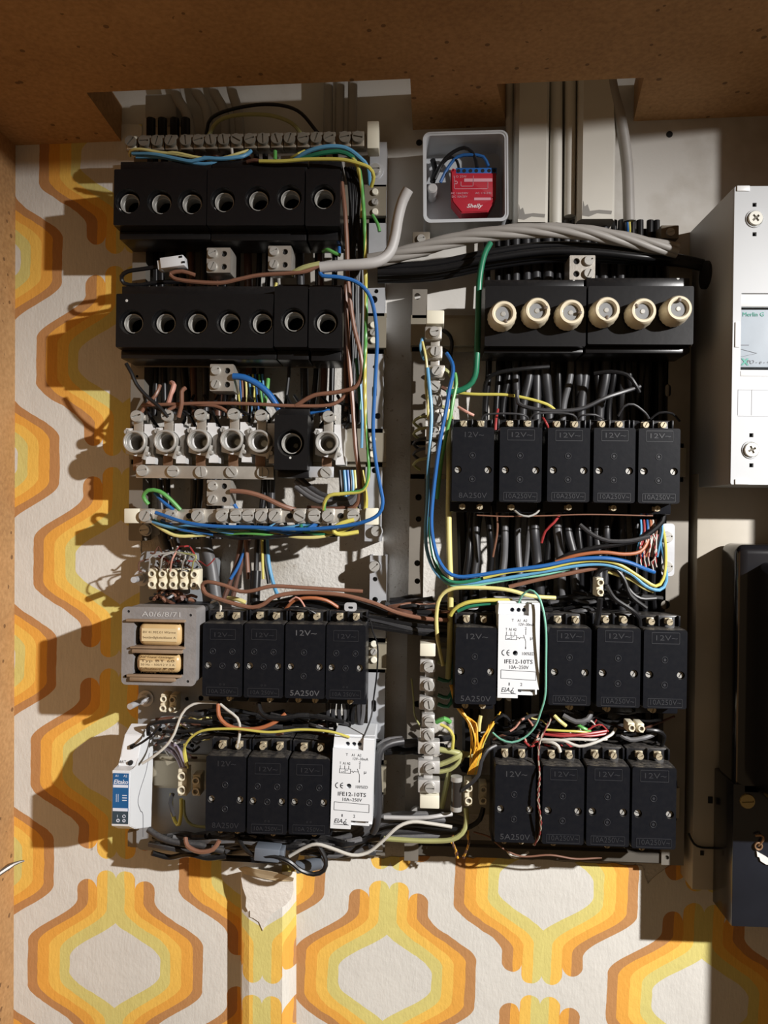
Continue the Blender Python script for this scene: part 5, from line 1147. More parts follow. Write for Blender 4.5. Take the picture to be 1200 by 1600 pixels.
# ================= third gap on the left: between bar and transformer =================
WS = [
('thick dark grey cable right of the ivory terminal strip', MGREY, [(322, 800, .02), (322, 850, .02), (330, 885, .024), (338, 940, .026)], 5.6),
('dark grey cable behind the ivory terminal strip', DGREY, [(254, 835, .016), (262, 860, .018), (275, 890, .020)], 4.6),
('dark grey cable behind the right half of the ivory terminal strip', DGREY, [(272, 835, .016), (278, 860, .018), (285, 890, .020)], 3.6),
('brown wire rising behind the first relay beside the transformer', BRNW, [(383, 835, .02), (386, 870, .02), (388, 905, .022)], 2.0),
('dark brown wire fanning left above the relays beside the transformer', DBRNW, [(378, 835, .016), (370, 880, .016), (350, 935, .02)], 2.4),
('second dark brown wire fanning left above the relays', DBRNW, [(392, 835, .016), (375, 890, .018), (362, 940, .02)], 2.4),
('yellow wire rising above the second relay beside the transformer', YELW, [(409, 835, .022), (410, 865, .022), (411, 905, .024)], 1.3),
('black wire rising above the second relay beside the transformer', BLKW, [(402, 835, .02), (401, 870, .02), (400, 900, .022)], 2.4),
('black wire right of the yellow riser wire', BLKW, [(415, 835, .02), (414, 870, .02), (420, 912, .022)], 1.8),
('light blue wire slanting down above the second relay', LBLUEW, [(416, 835, .02), (420, 880, .02), (428, 915, .024), (436, 935, .03)], 1.8),
('blue wire slanting left above the relays beside the transformer', BLUEW, [(386, 850, .018), (372, 885, .02), (360, 905, .022)], 1.5),
('black heat-shrink sleeve above the second relay beside the transformer', BLKW, [(400, 892, .028), (399, 915, .030), (398, 942, .032)], 4.8),
('upper brown wire running right from the transformer plate', BRNW, [(318, 926, .056), (316, 914, .058), (325, 909, .060), (352, 915, .060), (375, 924, .060), (395, 923, .060), (425, 916, .060), (470, 918, .058), (520, 921, .056), (567, 924, .054)], 1.7),
('lower brown wire running from the transformer plate across to the right frame', BRNW, [(317, 918, .056), (322, 928, .058), (345, 937, .060), (372, 945, .060), (395, 949, .060), (412, 944, .060), (430, 932, .060), (470, 926, .058), (530, 929, .056), (580, 941, .054), (620, 957, .052), (660, 966, .050), (700, 969, .048)], 1.9),
('white wire end dropping into the first relay beside the transformer', WHTW, [(330, 942, .05), (340, 938, .054), (345, 946, .056), (344, 958, .056)], 1.1),
('pale yellow wire scrap above the first relay', PYELW, [(356, 935, .04), (370, 936, .045), (384, 942, .045)], 2.0),
('long thin black wire dangling over the galvanized upright', BLKW, [(566, 962, .060), (578, 968, .062), (582, 985, .062), (590, 1010, .062), (589, 1050, .060), (584, 1090, .060), (580, 1120, .064), (568, 1152, .070)], .7),
('orange wire bowing under the relays beside the transformer', ORGW, [(341, 1100, .060), (342, 1118, .064), (353, 1132, .066), (375, 1139, .066), (405, 1138, .066), (430, 1128, .064), (446, 1115, .060)], 1.8),
('white wire dropping from the first relay beside the transformer', WHTW, [(344, 1100, .060), (356, 1110, .062), (371, 1122, .064), (375, 1140, .064), (371, 1168, .064)], 1.2),
('thick black wire bowing under the second relay beside the transformer', BLKW, [(404, 1098, .060), (407, 1112, .064), (420, 1121, .066), (445, 1122, .066), (465, 1118, .064), (482, 1118, .060)], 2.2),
('long thin yellow wire running across above the bottom left relays', YELW, [(291, 1196, .056), (287, 1176, .060), (292, 1160, .064), (305, 1147, .066), (325, 1140, .068), (370, 1139, .070), (420, 1144, .072), (470, 1140, .074), (515, 1143, .076), (546, 1152, .074)], 1.1),
('white wire arching from the relays down to the blue and white module', WHTW, [(340, 1098, .058), (310, 1098, .060), (290, 1108, .062), (280, 1125, .064), (273, 1145, .066), (260, 1165, .068), (240, 1182, .070), (222, 1193, .070)], 1.2),
('black wire entering the top of the blue and white module', BLKW, [(232, 1148, .060), (232, 1134, .064), (245, 1129, .066), (285, 1126, .062), (340, 1129, .058), (400, 1120, .054)], 1.8),
('thin black wire entering the shoulder of the blue and white module', BLKW, [(209, 1167, .070), (222, 1160, .072), (238, 1148, .072), (252, 1132, .068)], 1.0),
('dark brown cable beside the ivory connectors', PURW, [(262, 1160, .044), (275, 1168, .048), (285, 1185, .05), (291, 1205, .05)], 2.4),
('violet grey wire beside the ivory connectors', PURW, [(258, 1168, .042), (270, 1175, .046), (280, 1188, .048), (286, 1205, .05)], 2.0),
('yellow wire leaving the ivory connectors downwards', YELW, [(283, 1248, .048), (283, 1270, .048), (280, 1288, .046), (274, 1284, .044), (268, 1262, .042), (268, 1240, .042)], 1.7),
('second yellow wire entering the ivory connectors from above', YELW, [(288, 1162, .058), (290, 1180, .058), (294, 1200, .056)], 1.0),
('dark grey wire curving left of the ivory connectors', DGREY, [(270, 1240, .05), (266, 1255, .05), (272, 1275, .05)], 1.8),
('olive wire bowing below the ivory connectors', OLIVE, [(287, 1250, .036), (289, 1275, .036), (300, 1289, .036), (325, 1293, .036)], 1.4),
('pinkish brown wire loop under the leftmost relay above the duct', BRNW, [(290, 1308, .055), (293, 1322, .058), (312, 1331, .060), (333, 1327, .060), (343, 1313, .058)], 2.0),
('black wire looping down over the duct head', BLKW, [(372, 1308, .052), (382, 1326, .060), (400, 1337, .064), (430, 1338, .066), (452, 1346, .066), (470, 1360, .064), (490, 1366, .062), (506, 1360, .062), (509, 1343, .060), (500, 1325, .058), (493, 1313, .056)], 2.0),
('long white wire running right from the duct head', WHTW, [(452, 1338, .056), (475, 1325, .058), (495, 1319, .060), (520, 1326, .060), (550, 1336, .060), (575, 1332, .058), (598, 1314, .058), (622, 1292, .058), (645, 1284, .056), (675, 1287, .054), (706, 1292, .052)], 1.5),
('grey black cable passing behind the right edge of the lower white module', DGREY, [(583, 1300, .05), (589, 1285, .054), (591, 1240, .056), (590, 1190, .056), (596, 1170, .054), (612, 1161, .050), (630, 1158, .046)], 3.4),
('second dark cable curving beside the lower white module', MGREY, [(588, 1180, .05), (594, 1164, .05), (608, 1156, .048), (628, 1154, .044)], 2.4),
('dark wire bowing under the blue and white module', DGREY, [(232, 1296, .048), (250, 1308, .052), (275, 1316, .052), (310, 1320, .050), (350, 1330, .048)], 2.8),
]
for l, m, p, r in WS: wire(l, m, p, r)
def blackmess(n, label, group, ubox, h0, h1, mats_, r0, r1, L=60, dy=8, name='wire'):
    u0, v0, u1, v1 = ubox
    for i in range(n):
        u = random.uniform(u0, max(u0+1, u1-L)); v = random.uniform(v0, v1); h = random.uniform(h0, h1); l = random.uniform(.6, 1.3)*L
        pts = [(u, v, h)]
        for t in range(1, 5): pts.append((u+l*t/4, min(v1+4, max(v0-4, pts[-1][1]+random.uniform(-dy, dy))), min(h1, max(h0, h+random.uniform(-.008, .008)))))
        wire(label, random.choice(mats_), pts, random.uniform(r0, r1), group, name, stuff=True)
# wires between the relay rows, left frame
G = 'black wires above the relays beside the transformer'
for i in range(13):
    v = 934+i*2.8
    wire('black wire running right above the relays beside the transformer', random.choice((BLKW, DGREY, BLKW)), [(415+random.uniform(-30, 60), 950+random.uniform(-8, 6), .038), (470, v-6+random.uniform(-8, 8), .044), (530, v+random.uniform(-4, 6), .046), (590, v+14+random.uniform(-4, 4), .044), (650, v+22+random.uniform(-3, 3), .042), (700, v+26+random.uniform(-3, 3), .040)], random.choice((1.4, 1.8, 2.2)), G, stuff=True)
wire('orange brown wire arching above the third relay beside the transformer', ORGW, [(446, 952, .05), (460, 938, .054), (485, 934, .056), (510, 938, .054), (530, 950, .05)], 1.5)
wire('thin pink wire above the third relay beside the transformer', PINKW, [(452, 940, .056), (462, 933, .058), (470, 938, .058), (476, 948, .058)], .8)
wire('thin black jumper between two relays beside the transformer', BLKW, [(436, 956, .062), (455, 950, .064), (480, 952, .064), (495, 960, .062)], .9)
blackmess(30, 'black wire tangled between the two relay rows of the left frame', 'black wires tangled between the two relay rows, left frame', (238, 1112, 600, 1162), .026, .052, [BLKW, DGREY, BLKW, DBRNW], 1.2, 2.4, 110, 9)
for u in (512, 522, 530, 537, 545, 553, 560, 568): wire('black wire dropping under the rightmost relay beside the transformer', random.choice((BLKW, DGREY, MGREY)), [(u, 1098, .040), (u+random.uniform(-3, 3), 1120, .040), (u+random.uniform(-14, 14), 1150, .036)], 2.0, 'black wires under the rightmost relay beside the transformer', stuff=True)
blackmess(16, 'thin wire tangled above the ivory connectors', 'thin wires tangled above the ivory connectors', (240, 1125, 330, 1180), .03, .05, [BLKW, PYELW, WHTW, DGREY, DBRNW], .7, 1.3, 40, 12)
blackmess(34, 'black cable in the tangle along the bottom of the left frame', 'black cables along the bottom of the left frame', (225, 1306, 600, 1340), .020, .052, [BLKW, DGREY, BLKW, DGREY, MGREY], 1.6, 3.6, 110, 7)
for i, dv in enumerate((0, 8, 17, 27, 35)):
    wire(first(i)+' grey cable from the top running right out of the bottom left tangle', [MGREY, GREYC, DGREY, MGREY, DGREY][dv % 5], [(470, 1318+dv*.4, .030), (540, 1308+dv*.8, .034), (600, 1276+dv, .036), (650, 1272+dv, .038), (700, 1274+dv*.9, .036), (722, 1280+dv*.6, .032)], 2.6, 'grey cables between the two frames at the bottom')
blackmess(20, 'thin wire curling above the ivory terminal strip', 'thin wires curling above the ivory terminal strip', (226, 858, 325, 888), .03, .05, [DBRNW, BLKW, GREYC, REDW, DGREY], .6, 1.0, 36, 14)
for u in (232, 250, 266, 284, 300): wire('thin pale wire arching down into the ivory terminal strip', random.choice((GREYC, PINKW, OLIVE)), [(270+random.uniform(-12, 12), 862, .05), (u+6, 868, .056), (u+2, 878, .056), (u, 892, .050)], .8, 'thin wires entering the ivory terminal strip')
wire('thin brown wire loop sticking out left of the ivory terminal strip', DBRNW, [(232, 874, .05), (218, 878, .054), (217, 890, .056), (222, 894, .056)], .7)
blackmess(12, 'black wire end under the ivory terminal strip', 'black wire ends under the ivory terminal strip', (234, 924, 318, 938), .026, .048, [BLKW, DBRNW, BLKW, BRNW], 1.2, 2.0, 36, 8)
# grey connector box at the duct head
q = P(419, 1331, .060); o = empty('cable_connector', q, 'small grey rectangular cable connector above the duct head', 'connector', rot=(0, .06, 0)); b = bmesh.new(); box(b, (0, 0, 0), (.022, .014, .0115), .0012); box(b, (.0125, 0, .0), (.004, .012, .010), .0008); obj('body', b, mat('slate_plastic', (.13, .15, .18), .4), o)
q = P(483, 1352, .040); b = bmesh.new(); tube(b, [Vector((-.011, 0, -.002)), Vector((0, 0, 0)), Vector((.012, 0, .003))], .0055, 14); tag(obj('cable_end', b, mat('slate_plastic', (.13, .15, .18), .4), loc=q), 'short thick slate grey cable end above the duct head', 'cable')
# ================= right frame cables =================
GA = 'thick dark cables under the ivory capped fuse block'
for i, (u, m, r) in enumerate(((762, BLKW, 3.6), (778, BLKW, 3.4), (793, BLKW, 4.0), (806, DGREY, 4.6), (824, DGREY, 4.8), (838, DGREY, 5.6), (856, DGREY, 6.2), (873, BLKW, 3.4), (887, MGREY, 4.0), (900, DGREY, 5.2), (917, DGREY, 5.8), (930, BLKW, 4.0), (943, DGREY, 5.4), (958, BLKW, 3.6), (970, DGREY, 5.4), (986, BLKW, 4.2), (1000, BLKW, 4.2), (1014, BLKW, 4.0), (1028, BLKW, 3.6))):
    wire(first(i)+' thick dark cable from the left under the ivory capped fuse block', m, [(u+random.uniform(-3, 3), 345, .014), (u, 450, .016), (u+random.uniform(-5, 5), 575, .018+random.uniform(0, .008)), (u+random.uniform(-10, 10), 650, .014+random.uniform(0, .008)), (u+random.uniform(-4, 4), 790, .014)], r*.8, GA, name='cable', cat='cable')
for u in (815, 845, 870, 895, 925, 950, 975, 1005, 1025, 790):
    wire('thick dark cable crossing deep behind the upper right relays', BLKW, [(u, 360, .006), (u+random.uniform(-9, 9), 560, .006), (u+random.uniform(-9, 9), 800, .006)], 5.0, 'deep black cables of the right frame', name='cable', cat='cable', stuff=True)
GBm = 'thick cables between the upper and middle right relay rows'
for i, (u0, u1, m, r) in enumerate(sorted(((734, 730, BLKW, 4.2), (744, 745, DGREY, 4.8), (790, 786, MGREY, 4.6), (806, 814, MGREY, 4.2), (832, 845, DGREY, 6.4), (826, 820, MGREY, 3.0), (858, 852, BLKW, 3.8), (872, 878, MGREY, 5.4), (888, 905, DGREY, 5.6), (903, 912, BLKW, 4.0), (919, 925, BLKW, 3.8), (934, 936, DGREY, 5.0), (948, 950, DGREY, 4.4), (974, 973, DGREY, 5.4), (995, 990, BLKW, 5.0), (1010, 1005, BLKW, 4.6), (765, 770, BLKW, 3.6), (1022, 1024, BLKW, 3.2)), key=lambda t: t[0])):
    wire(first(i)+' thick cable from the left between the upper and middle right relay rows', m, [(u0+random.uniform(-6, 6), 790, .018), (u0+random.uniform(-3, 3), 830, .020+random.uniform(0, .010)), ((u0+u1)/2, 870, .024), (u1+random.uniform(-6, 6), 920, .020+random.uniform(0, .008)), (u1+random.uniform(-4, 4), 985, .018)], r*.72, GBm, name='cable', cat='cable')
for i in range(12):
    u = 720+i*28
    wire('black cable deep behind the middle right relays', BLKW, [(u, 790, .006), (u+random.uniform(-12, 12), 880, .006), (u+random.uniform(-12, 12), 1170, .006), (u, 1200, .006)], 4.6, 'deep black cables behind the middle right relays', name='cable', cat='cable', stuff=True)
WS = [
('light blue wire looped at the top of the vertical terminal bar', LBLUEW, [(661, 528, .056), (657, 540, .058), (659, 552, .058), (663, 562, .056)], 1.4),
('pale yellow wire winding down the vertical terminal bar', PYELW, [(660, 534, .058), (665, 556, .062), (667, 575, .062), (665, 600, .062), (668, 630, .062), (669, 655, .058)], 1.1),
('long light blue wire running down left of the blue one', LBLUEW, [(668, 575, .062), (671, 605, .066), (674, 640, .068), (673, 680, .068), (669, 730, .068), (668, 780, .066), (665, 830, .066), (667, 860, .066), (677, 888, .066), (694, 906, .066), (720, 912, .066), (780, 905, .066), (850, 893, .068), (910, 883, .068), (950, 883, .068), (985, 896, .068), (1008, 915, .066), (1030, 922, .062), (1041, 908, .058), (1038, 875, .052), (1030, 835, .046)], 1.5),
('long blue wire sweeping from the vertical bar to the far right', BLUEW, [(698, 552, .056), (706, 566, .062), (708, 582, .066), (702, 610, .070), (697, 640, .072), (689, 680, .074), (683, 720, .074), (677, 770, .072), (674, 810, .072), (676, 840, .072), (684, 872, .072), (698, 893, .072), (716, 901, .072), (745, 899, .072), (790, 892, .072), (850, 884, .074), (900, 874, .074), (945, 872, .074), (980, 878, .072), (1008, 889, .068), (1022, 894, .060)], 1.7),
('bright green wire dropping beside the blue one', LGRNW, [(711, 583, .066), (713, 600, .068), (708, 625, .070), (704, 650, .070), (698, 675, .068), (690, 720, .062), (683, 780, .060)], 1.5),
('green wire sweeping under the blue one to the far right', GRNW, [(672, 808, .062), (673, 845, .064), (680, 880, .066), (694, 902, .068), (712, 910, .068), (745, 906, .068), (800, 892, .068), (860, 888, .068), (900, 880, .066), (935, 878, .064)], 1.5),
('yellow wire sweeping just under the blue one', YELW, [(755, 903, .070), (800, 893, .071), (850, 889, .071), (890, 880, .071), (930, 876, .071), (965, 881, .070), (1000, 902, .068), (1024, 916, .066), (1036, 905, .060), (1040, 880, .054), (1039, 845, .050), (1034, 820, .044)], 1.4),
('turquoise wire sweeping low under the coloured bundle', TGRNW, [(676, 868, .058), (690, 902, .062), (706, 914, .064), (740, 914, .064), (800, 904, .064), (850, 897, .064), (890, 888, .062)], 1.6),
('pale yellow wire low in the coloured sweep at the far right', PYELW, [(950, 893, .062), (985, 905, .064), (1005, 918, .064), (1020, 924, .060)], 1.6),
('brown wire sweeping below the coloured bundle', BRNW, [(795, 917, .058), (840, 906, .060), (890, 896, .062), (930, 888, .062), (960, 886, .060)], 1.8),
('orange brown wire arching right above the coloured bundle', ORGW, [(868, 878, .050), (900, 868, .054), (940, 863, .056), (975, 866, .056), (1000, 862, .054), (1012, 845, .050), (1020, 815, .044)], 1.6),
('thick black wire arching right over the cables', BLKW, [(862, 884, .046), (885, 868, .050), (930, 856, .052), (970, 850, .054), (1005, 840, .054), (1035, 815, .050), (1036, 795, .046)], 2.2),
('dark grey wire bowing over the cables', DGREY, [(906, 820, .050), (925, 835, .054), (950, 845, .056), (985, 845, .056), (1015, 838, .054)], 1.9),
('yellow wire hanging straight down left of the right relays', PYELW, [(700, 640, .040), (702, 720, .042), (701, 800, .044), (702, 860, .046), (704, 920, .046), (703, 1000, .044), (700, 1060, .040)], 2.6),
('upper green and yellow wire bending right above the middle relay row', PYELW, [(692, 1040, .056), (684, 1000, .060), (682, 960, .062), (688, 933, .064), (706, 920, .066), (740, 918, .066), (790, 921, .066), (830, 931, .064), (868, 934, .060)], 1.7),
('lower yellow wire bending right above the leftmost middle relay', YELW, [(704, 962, .062), (710, 952, .064), (728, 942, .066), (760, 938, .066), (800, 938, .064)], 1.7),
('green wire tucked under the lower yellow wire', GRNW, [(715, 955, .060), (735, 947, .062), (765, 943, .062), (790, 942, .060)], 1.5),
('thin green wire looping over the white module of the middle row', TGRNW, [(809, 945, .068), (816, 930, .074), (828, 922, .078), (840, 930, .082), (848, 950, .084), (853, 985, .086), (853, 1040, .084), (852, 1085, .080), (845, 1112, .074), (836, 1135, .068), (820, 1152, .064), (800, 1160, .062), (782, 1155, .058), (770, 1145, .052)], .9),
('thick black cable hanging from the small ivory connector', BLKW, [(938, 935, .07), (936, 955, .068), (932, 975, .066), (928, 985, .060)], 2.4),
('black wire arching over the small ivory connector', BLKW, [(930, 900, .064), (940, 890, .066), (960, 888, .066), (975, 905, .066), (985, 930, .066), (1010, 950, .064)], 1.8),
('black wire dropping right of the small ivory connector', BLKW, [(948, 915, .062), (960, 935, .066), (985, 952, .066), (998, 965, .064), (1000, 985, .060)], 2.0),
('black wire curving low at the far right of the middle row', BLKW, [(968, 890, .06), (982, 920, .062), (1000, 935, .062), (1025, 935, .060)], 1.6),
('upper black wire arching below the left ivory capped block', BLKW, [(756, 612, .040), (762, 592, .046), (780, 582, .05), (820, 576, .052), (858, 573, .050)], 1.8),
('black wire arching below the right ivory capped block', BLKW, [(928, 584, .048), (955, 581, .052), (980, 586, .054), (992, 600, .054), (999, 613, .052)], 1.8),
('long dark grey wire waving above the upper right relays', DGREY, [(808, 610, .056), (810, 630, .058), (830, 638, .060), (870, 642, .060), (910, 638, .060), (945, 622, .060), (975, 612, .056), (1000, 604, .05)], 1.8),
('yellow wire crossing the cables above the upper right relays', YELW, [(700, 612, .044), (740, 616, .048), (790, 617, .050), (825, 623, .052), (855, 632, .052), (866, 640, .05)], 1.4),
('thin grey jumper onto the first and second upper right relay', DGREY, [(753, 655, .062), (758, 648, .064), (790, 646, .066), (818, 648, .066), (826, 655, .062)], .9),
('thin grey jumper onto the second and third upper right relay', DGREY, [(828, 656, .062), (835, 647, .066), (870, 645, .066), (895, 648, .066), (902, 656, .062)], .9),
('thin grey jumper onto the third and fourth upper right relay', DGREY, [(904, 656, .062), (910, 649, .066), (930, 648, .066), (943, 655, .062)], .9),
('thin grey jumper arching onto the rightmost upper relay', DGREY, [(966, 650, .062), (975, 635, .066), (990, 632, .066), (1008, 645, .064), (1014, 654, .062)], 1.0),
('thin dark jumper at the right end of the upper relay row', BLKW, [(1016, 655, .060), (1030, 645, .062), (1050, 646, .060), (1062, 658, .054)], 1.0),
('red wire squeezed between the first two upper right relays', REDW, [(778, 640, .045), (775, 655, .060), (774, 672, .062)], 1.2),
('small red wire right of the second upper relay', REDW, [(848, 652, .058), (853, 660, .062), (857, 668, .060)], 1.0),
('pinkish wire end above the first upper right relay', PINKW, [(716, 636, .056), (728, 643, .060), (740, 649, .058)], 1.3),
('thin bare copper wire running under the upper right relays', BRNW, [(745, 805, .058), (790, 807, .060), (850, 806, .060), (920, 804, .060), (1020, 806, .056)], .6),
('bare loop wire under the second upper relay', SCREW, [(802, 795, .060), (812, 804, .064), (826, 807, .064), (838, 802, .062), (843, 796, .060)], .9),
('red and white wire slanting between the cables under the third upper relay', REDW, [(846, 848, .05), (852, 830, .054), (866, 816, .056), (874, 805, .054)], 1.2),
('thin brown wire dropping through the gap left of the second upper relay', BRNW, [(776, 790, .05), (777, 830, .046), (770, 870, .04)], 1.0),
('dark blue riser wire crossing the bottom left of the right relays', DGREY, [(775, 1165, .060), (762, 1172, .064), (752, 1190, .066), (748, 1210, .066), (735, 1225, .064), (722, 1235, .060)], 1.7),
('olive wire bending down from the left ivory connector pair', OLIVE, [(728, 1262, .052), (729, 1285, .054), (722, 1302, .056), (706, 1312, .056), (680, 1314, .054), (640, 1313, .052), (600, 1310, .050)], 2.2),
('black cable bending under the right ivory connector pair', BLKW, [(755, 1262, .050), (750, 1280, .052), (736, 1291, .052), (715, 1296, .050), (680, 1293, .048), (640, 1288, .046)], 2.2),
('thick light grey wire above the olive one', LGREY, [(600, 1277, .048), (640, 1278, .050), (670, 1277, .052), (690, 1274, .05), (706, 1272, .046)], 1.8),
('white wire lying along the bottom edge of the right frame', WHTW, [(792, 1328, .040), (800, 1338, .042), (812, 1339, .042), (826, 1331, .040)], 1.1),
('thin brown wire waving along the bottom right channel', BRNW, [(740, 1300, .046), (765, 1308, .048), (785, 1325, .048), (815, 1338, .048), (860, 1336, .048), (900, 1342, .046), (940, 1340, .044)], .8),
('thick dark bowed wire under the first bottom right relay gap', MGREY, [(880, 1118, .056), (900, 1128, .060), (918, 1124, .060), (924, 1112, .056)], 2.2),
('grey bowed wire left of the connector above the bottom right relays', MGREY, [(970, 1148, .056), (985, 1156, .058), (1010, 1152, .058), (1024, 1146, .054)], 2.0),
('dark wire reaching the connector above the bottom right relays', BLKW, [(1010, 1140, .062), (1028, 1142, .062), (1038, 1150, .058), (1034, 1165, .052)], 1.8),
('olive cable running into the lower vertical bar', OLIVE, [(686, 1171, .044), (705, 1174, .046), (722, 1178, .044), (745, 1180, .040)], 2.6),
('second olive cable bending up into the lower vertical bar', OLIVE, [(686, 1195, .044), (700, 1190, .046), (714, 1183, .048), (724, 1176, .044)], 2.4),
('third olive cable reaching the lowest clamp of the vertical bar', OLIVE, [(686, 1206, .044), (704, 1202, .046), (718, 1190, .048), (724, 1180, .044)], 2.0),
('greenish cable ending at the middle of the lower vertical bar', LGRNW, [(682, 1128, .044), (694, 1123, .048), (703, 1128, .044)], 2.2),
('yellow wire curling beside the lower vertical bar', YELW, [(688, 1132, .050), (700, 1138, .052), (708, 1150, .052), (707, 1170, .050)], 1.4),
('olive wire hanging right of the lowest ivory support', OLIVE, [(702, 1200, .04), (698, 1225, .04), (690, 1262, .038)], 2.4),
('pale wire end standing in the orange yellow bunch', PYELW, [(748, 1142, .055), (749, 1130, .056), (751, 1118, .055)], 1.7),
('white wire curving above the second bottom right relay', WHTW, [(838, 1155, .056), (860, 1156, .060), (880, 1157, .062), (905, 1166, .064), (930, 1160, .064), (955, 1148, .060), (962, 1138, .056)], 1.3),
('second white wire lying under the connector above the bottom right relays', WHTW, [(862, 1158, .054), (890, 1155, .058), (925, 1156, .060), (948, 1155, .056)], 1.2),
('thick white wire end looping above the second bottom right relay', WHTW, [(848, 1158, .056), (862, 1160, .060), (872, 1166, .062), (875, 1175, .062)], 1.6),
('upper red wire running right above the bottom relays', REDW, [(850, 1147, .056), (880, 1150, .060), (915, 1147, .060), (948, 1142, .056)], 1.2),
('lower red wire running right above the bottom relays', REDW, [(856, 1143, .054), (885, 1147, .058), (920, 1150, .058), (950, 1146, .054)], 1.1),
('yellow wire over the red ones above the bottom relays', YELW, [(852, 1140, .058), (880, 1142, .060), (905, 1143, .060), (928, 1146, .056)], 1.0),
('pale yellow wire end above the second bottom right relay', PYELW, [(866, 1118, .058), (874, 1126, .060), (884, 1134, .058)], 1.6),
('light green wire end above the bottom relays', LGRNW, [(903, 1133, .056), (912, 1138, .058), (922, 1143, .056)], 1.5),
('thin olive loop along the left of the lower vertical bar', OLIVE, [(643, 1060, .030), (646, 1090, .032), (648, 1118, .032), (660, 1140, .03)], .8)]
for l, m, p, r in WS: wire(l, m, p, r)
for i in range(6):
    wire('orange yellow wire of the left strand fanning beside the bottom relays', OYELW, [(703+i*1.2, 1070, .044), (710+i*1.3, 1098, .048+.002*(i%3)), (718+i*2.2, 1112+i*1.5, .050+.002*(i%4)), (731+i*2.4+random.uniform(-1.5, 1.5), 1130, .052+.002*(i%3)), (737+i*2+random.uniform(-2, 2), 1155, .052+.003*(i%3)), (737+i*2+random.uniform(-2, 2), 1180, .054), (734+i*2, 1208, .052)], .62, 'left strand of orange yellow wires')
for i in range(7):
    wire('orange yellow wire of the right strand fanning beside the bottom relays', random.choice((OYELW, OYELW, YELW)), [(782-i*3.5, 1112+i*4, .048+.002*(i%3)), (770-i*1.5, 1134+i, .052+.002*(i%3)), (758+random.uniform(-3, 3), 1150, .054+.002*(i%2)), (754-i*1.6+random.uniform(-1.5, 1.5), 1170, .056), (749-i*2, 1190, .056), (744-i*2.2, 1210, .053)], .66, 'right strand of orange yellow wires')
twisted('red and white twisted wire pair hanging over the first bottom right relay gap', [(862, 1122, .056), (852, 1140, .060), (843, 1160, .064), (841, 1185, .074), (843, 1210, .082), (841, 1250, .084), (845, 1285, .084), (842, 1308, .080), (834, 1320, .074)], .0006, .0007, 2, .009, mat('faded_red_wire', (.20, .035, .03), .5), 'twisted_pair', 'wire', m2=mat('faded_white_wire', (.30, .25, .20), .5))
for (l, pts) in (('yellow and brown twisted pair at the left of the bottom channel', [(708, 1305, .044), (706, 1315, .046), (712, 1327, .046), (714, 1340, .042)]), ('yellow and brown twisted pair right of the olive wire', [(727, 1280, .050), (730, 1300, .052), (733, 1315, .052), (728, 1330, .048), (724, 1339, .042)])):
    twisted(l, pts, .0009, .0010, 2, .011, OYELW, 'twisted_pair', 'wire', m2=DBRNW)
for i, (u, v) in enumerate(((1004, 868), (1010, 875), (1016, 866), (1022, 878), (1027, 868))):
    twisted('red and white thin pair dangling at the far right of the cable gap', [(u, 835, .050), (u+random.uniform(-4, 4), v-12, .052), (u-3, v, .052), (u+random.uniform(-3, 3), v+18, .050)], .0006, .0006, 2, .008, REDW, 'twisted_pair', 'wire', m2=WHTW, group='thin red and white pairs at the far right')
for i, (u, m) in enumerate(((1002, LBLUEW), (1007, REDW), (1012, BLUEW), (1017, ORGW), (1021, WHTW), (1026, BRNW), (1031, BLKW), (1035, LBLUEW))):
    wire('thin %s wire rising at the far right under the rightmost upper relay' % m.name.replace('_wire', '').replace('_', ' '), m, [(u-1, 812, .044), (u, 830, .048), (u-4, 850, .050), (u-8, 870, .048)], 1.0, 'thin wires at the far right of the cable gap')
blackmess(46, 'black wire in the tangle above the bottom right relays', 'black wires tangled above the bottom right relays', (768, 1112, 1040, 1172), .026, .054, [BLKW, DGREY, BLKW, BLKW, DBRNW], .9, 2.0, 80, 12)
blackmess(14, 'thin pale wire scrap in the tangle above the bottom right relays', 'thin pale wire scraps above the bottom right relays', (770, 1110, 960, 1165), .045, .058, [WHTW, PYELW, REDW, PINKW], .6, .9, 34, 12)
blackmess(24, 'black wire running between the cables above the middle right relays', 'black wires above the middle right relays', (690, 925, 1040, 968), .030, .050, [BLKW, DGREY, BLKW], 1.2, 2.2, 120, 8)
blackmess(14, 'brown or black wire crossing from the left frame into the right one', 'wires crossing between the frames', (600, 935, 740, 972), .030, .048, [DBRNW, BLKW, DGREY, BRNW], 1.4, 2.0, 110, 5)
blackmess(10, 'black cable passing behind the vertical bar towards the right frame', 'black cables between the frames at mid height', (600, 1155, 700, 1178), .020, .036, [BLKW, DGREY], 2.0, 3.0, 90, 4)
for v in (515, 545, 575, 605, 635, 660, 690): wire('short dark wire entering the back of the upper vertical terminal bar', random.choice((BLKW, DBRNW, OLIVE, DGREY)), [(690, v, .040), (700, v+6, .040), (706, v+18, .034), (704, v+40, .026)], 1.8, 'short wires behind the upper vertical bar', stuff=True)
for v in (650, 668, 684, 700, 716): wire('small wire loop on the left of the upper vertical terminal bar', random.choice((OLIVE, DBRNW, DGREY)), [(672, v, .044), (656, v+2, .046), (646, v+10, .04), (656, v+18, .034)], 1.4, 'wire loops left of the upper vertical bar', stuff=True)
for v in (1034, 1060, 1086, 1100): wire('dim green wire bending behind the lower vertical terminal bar', random.choice((OLIVE, GRNW)), [(684, v, .036), (700, v+4, .036), (708, v-14, .034), (708, v-50, .030)], 1.8, 'dim wires behind the lower vertical bar', stuff=True)
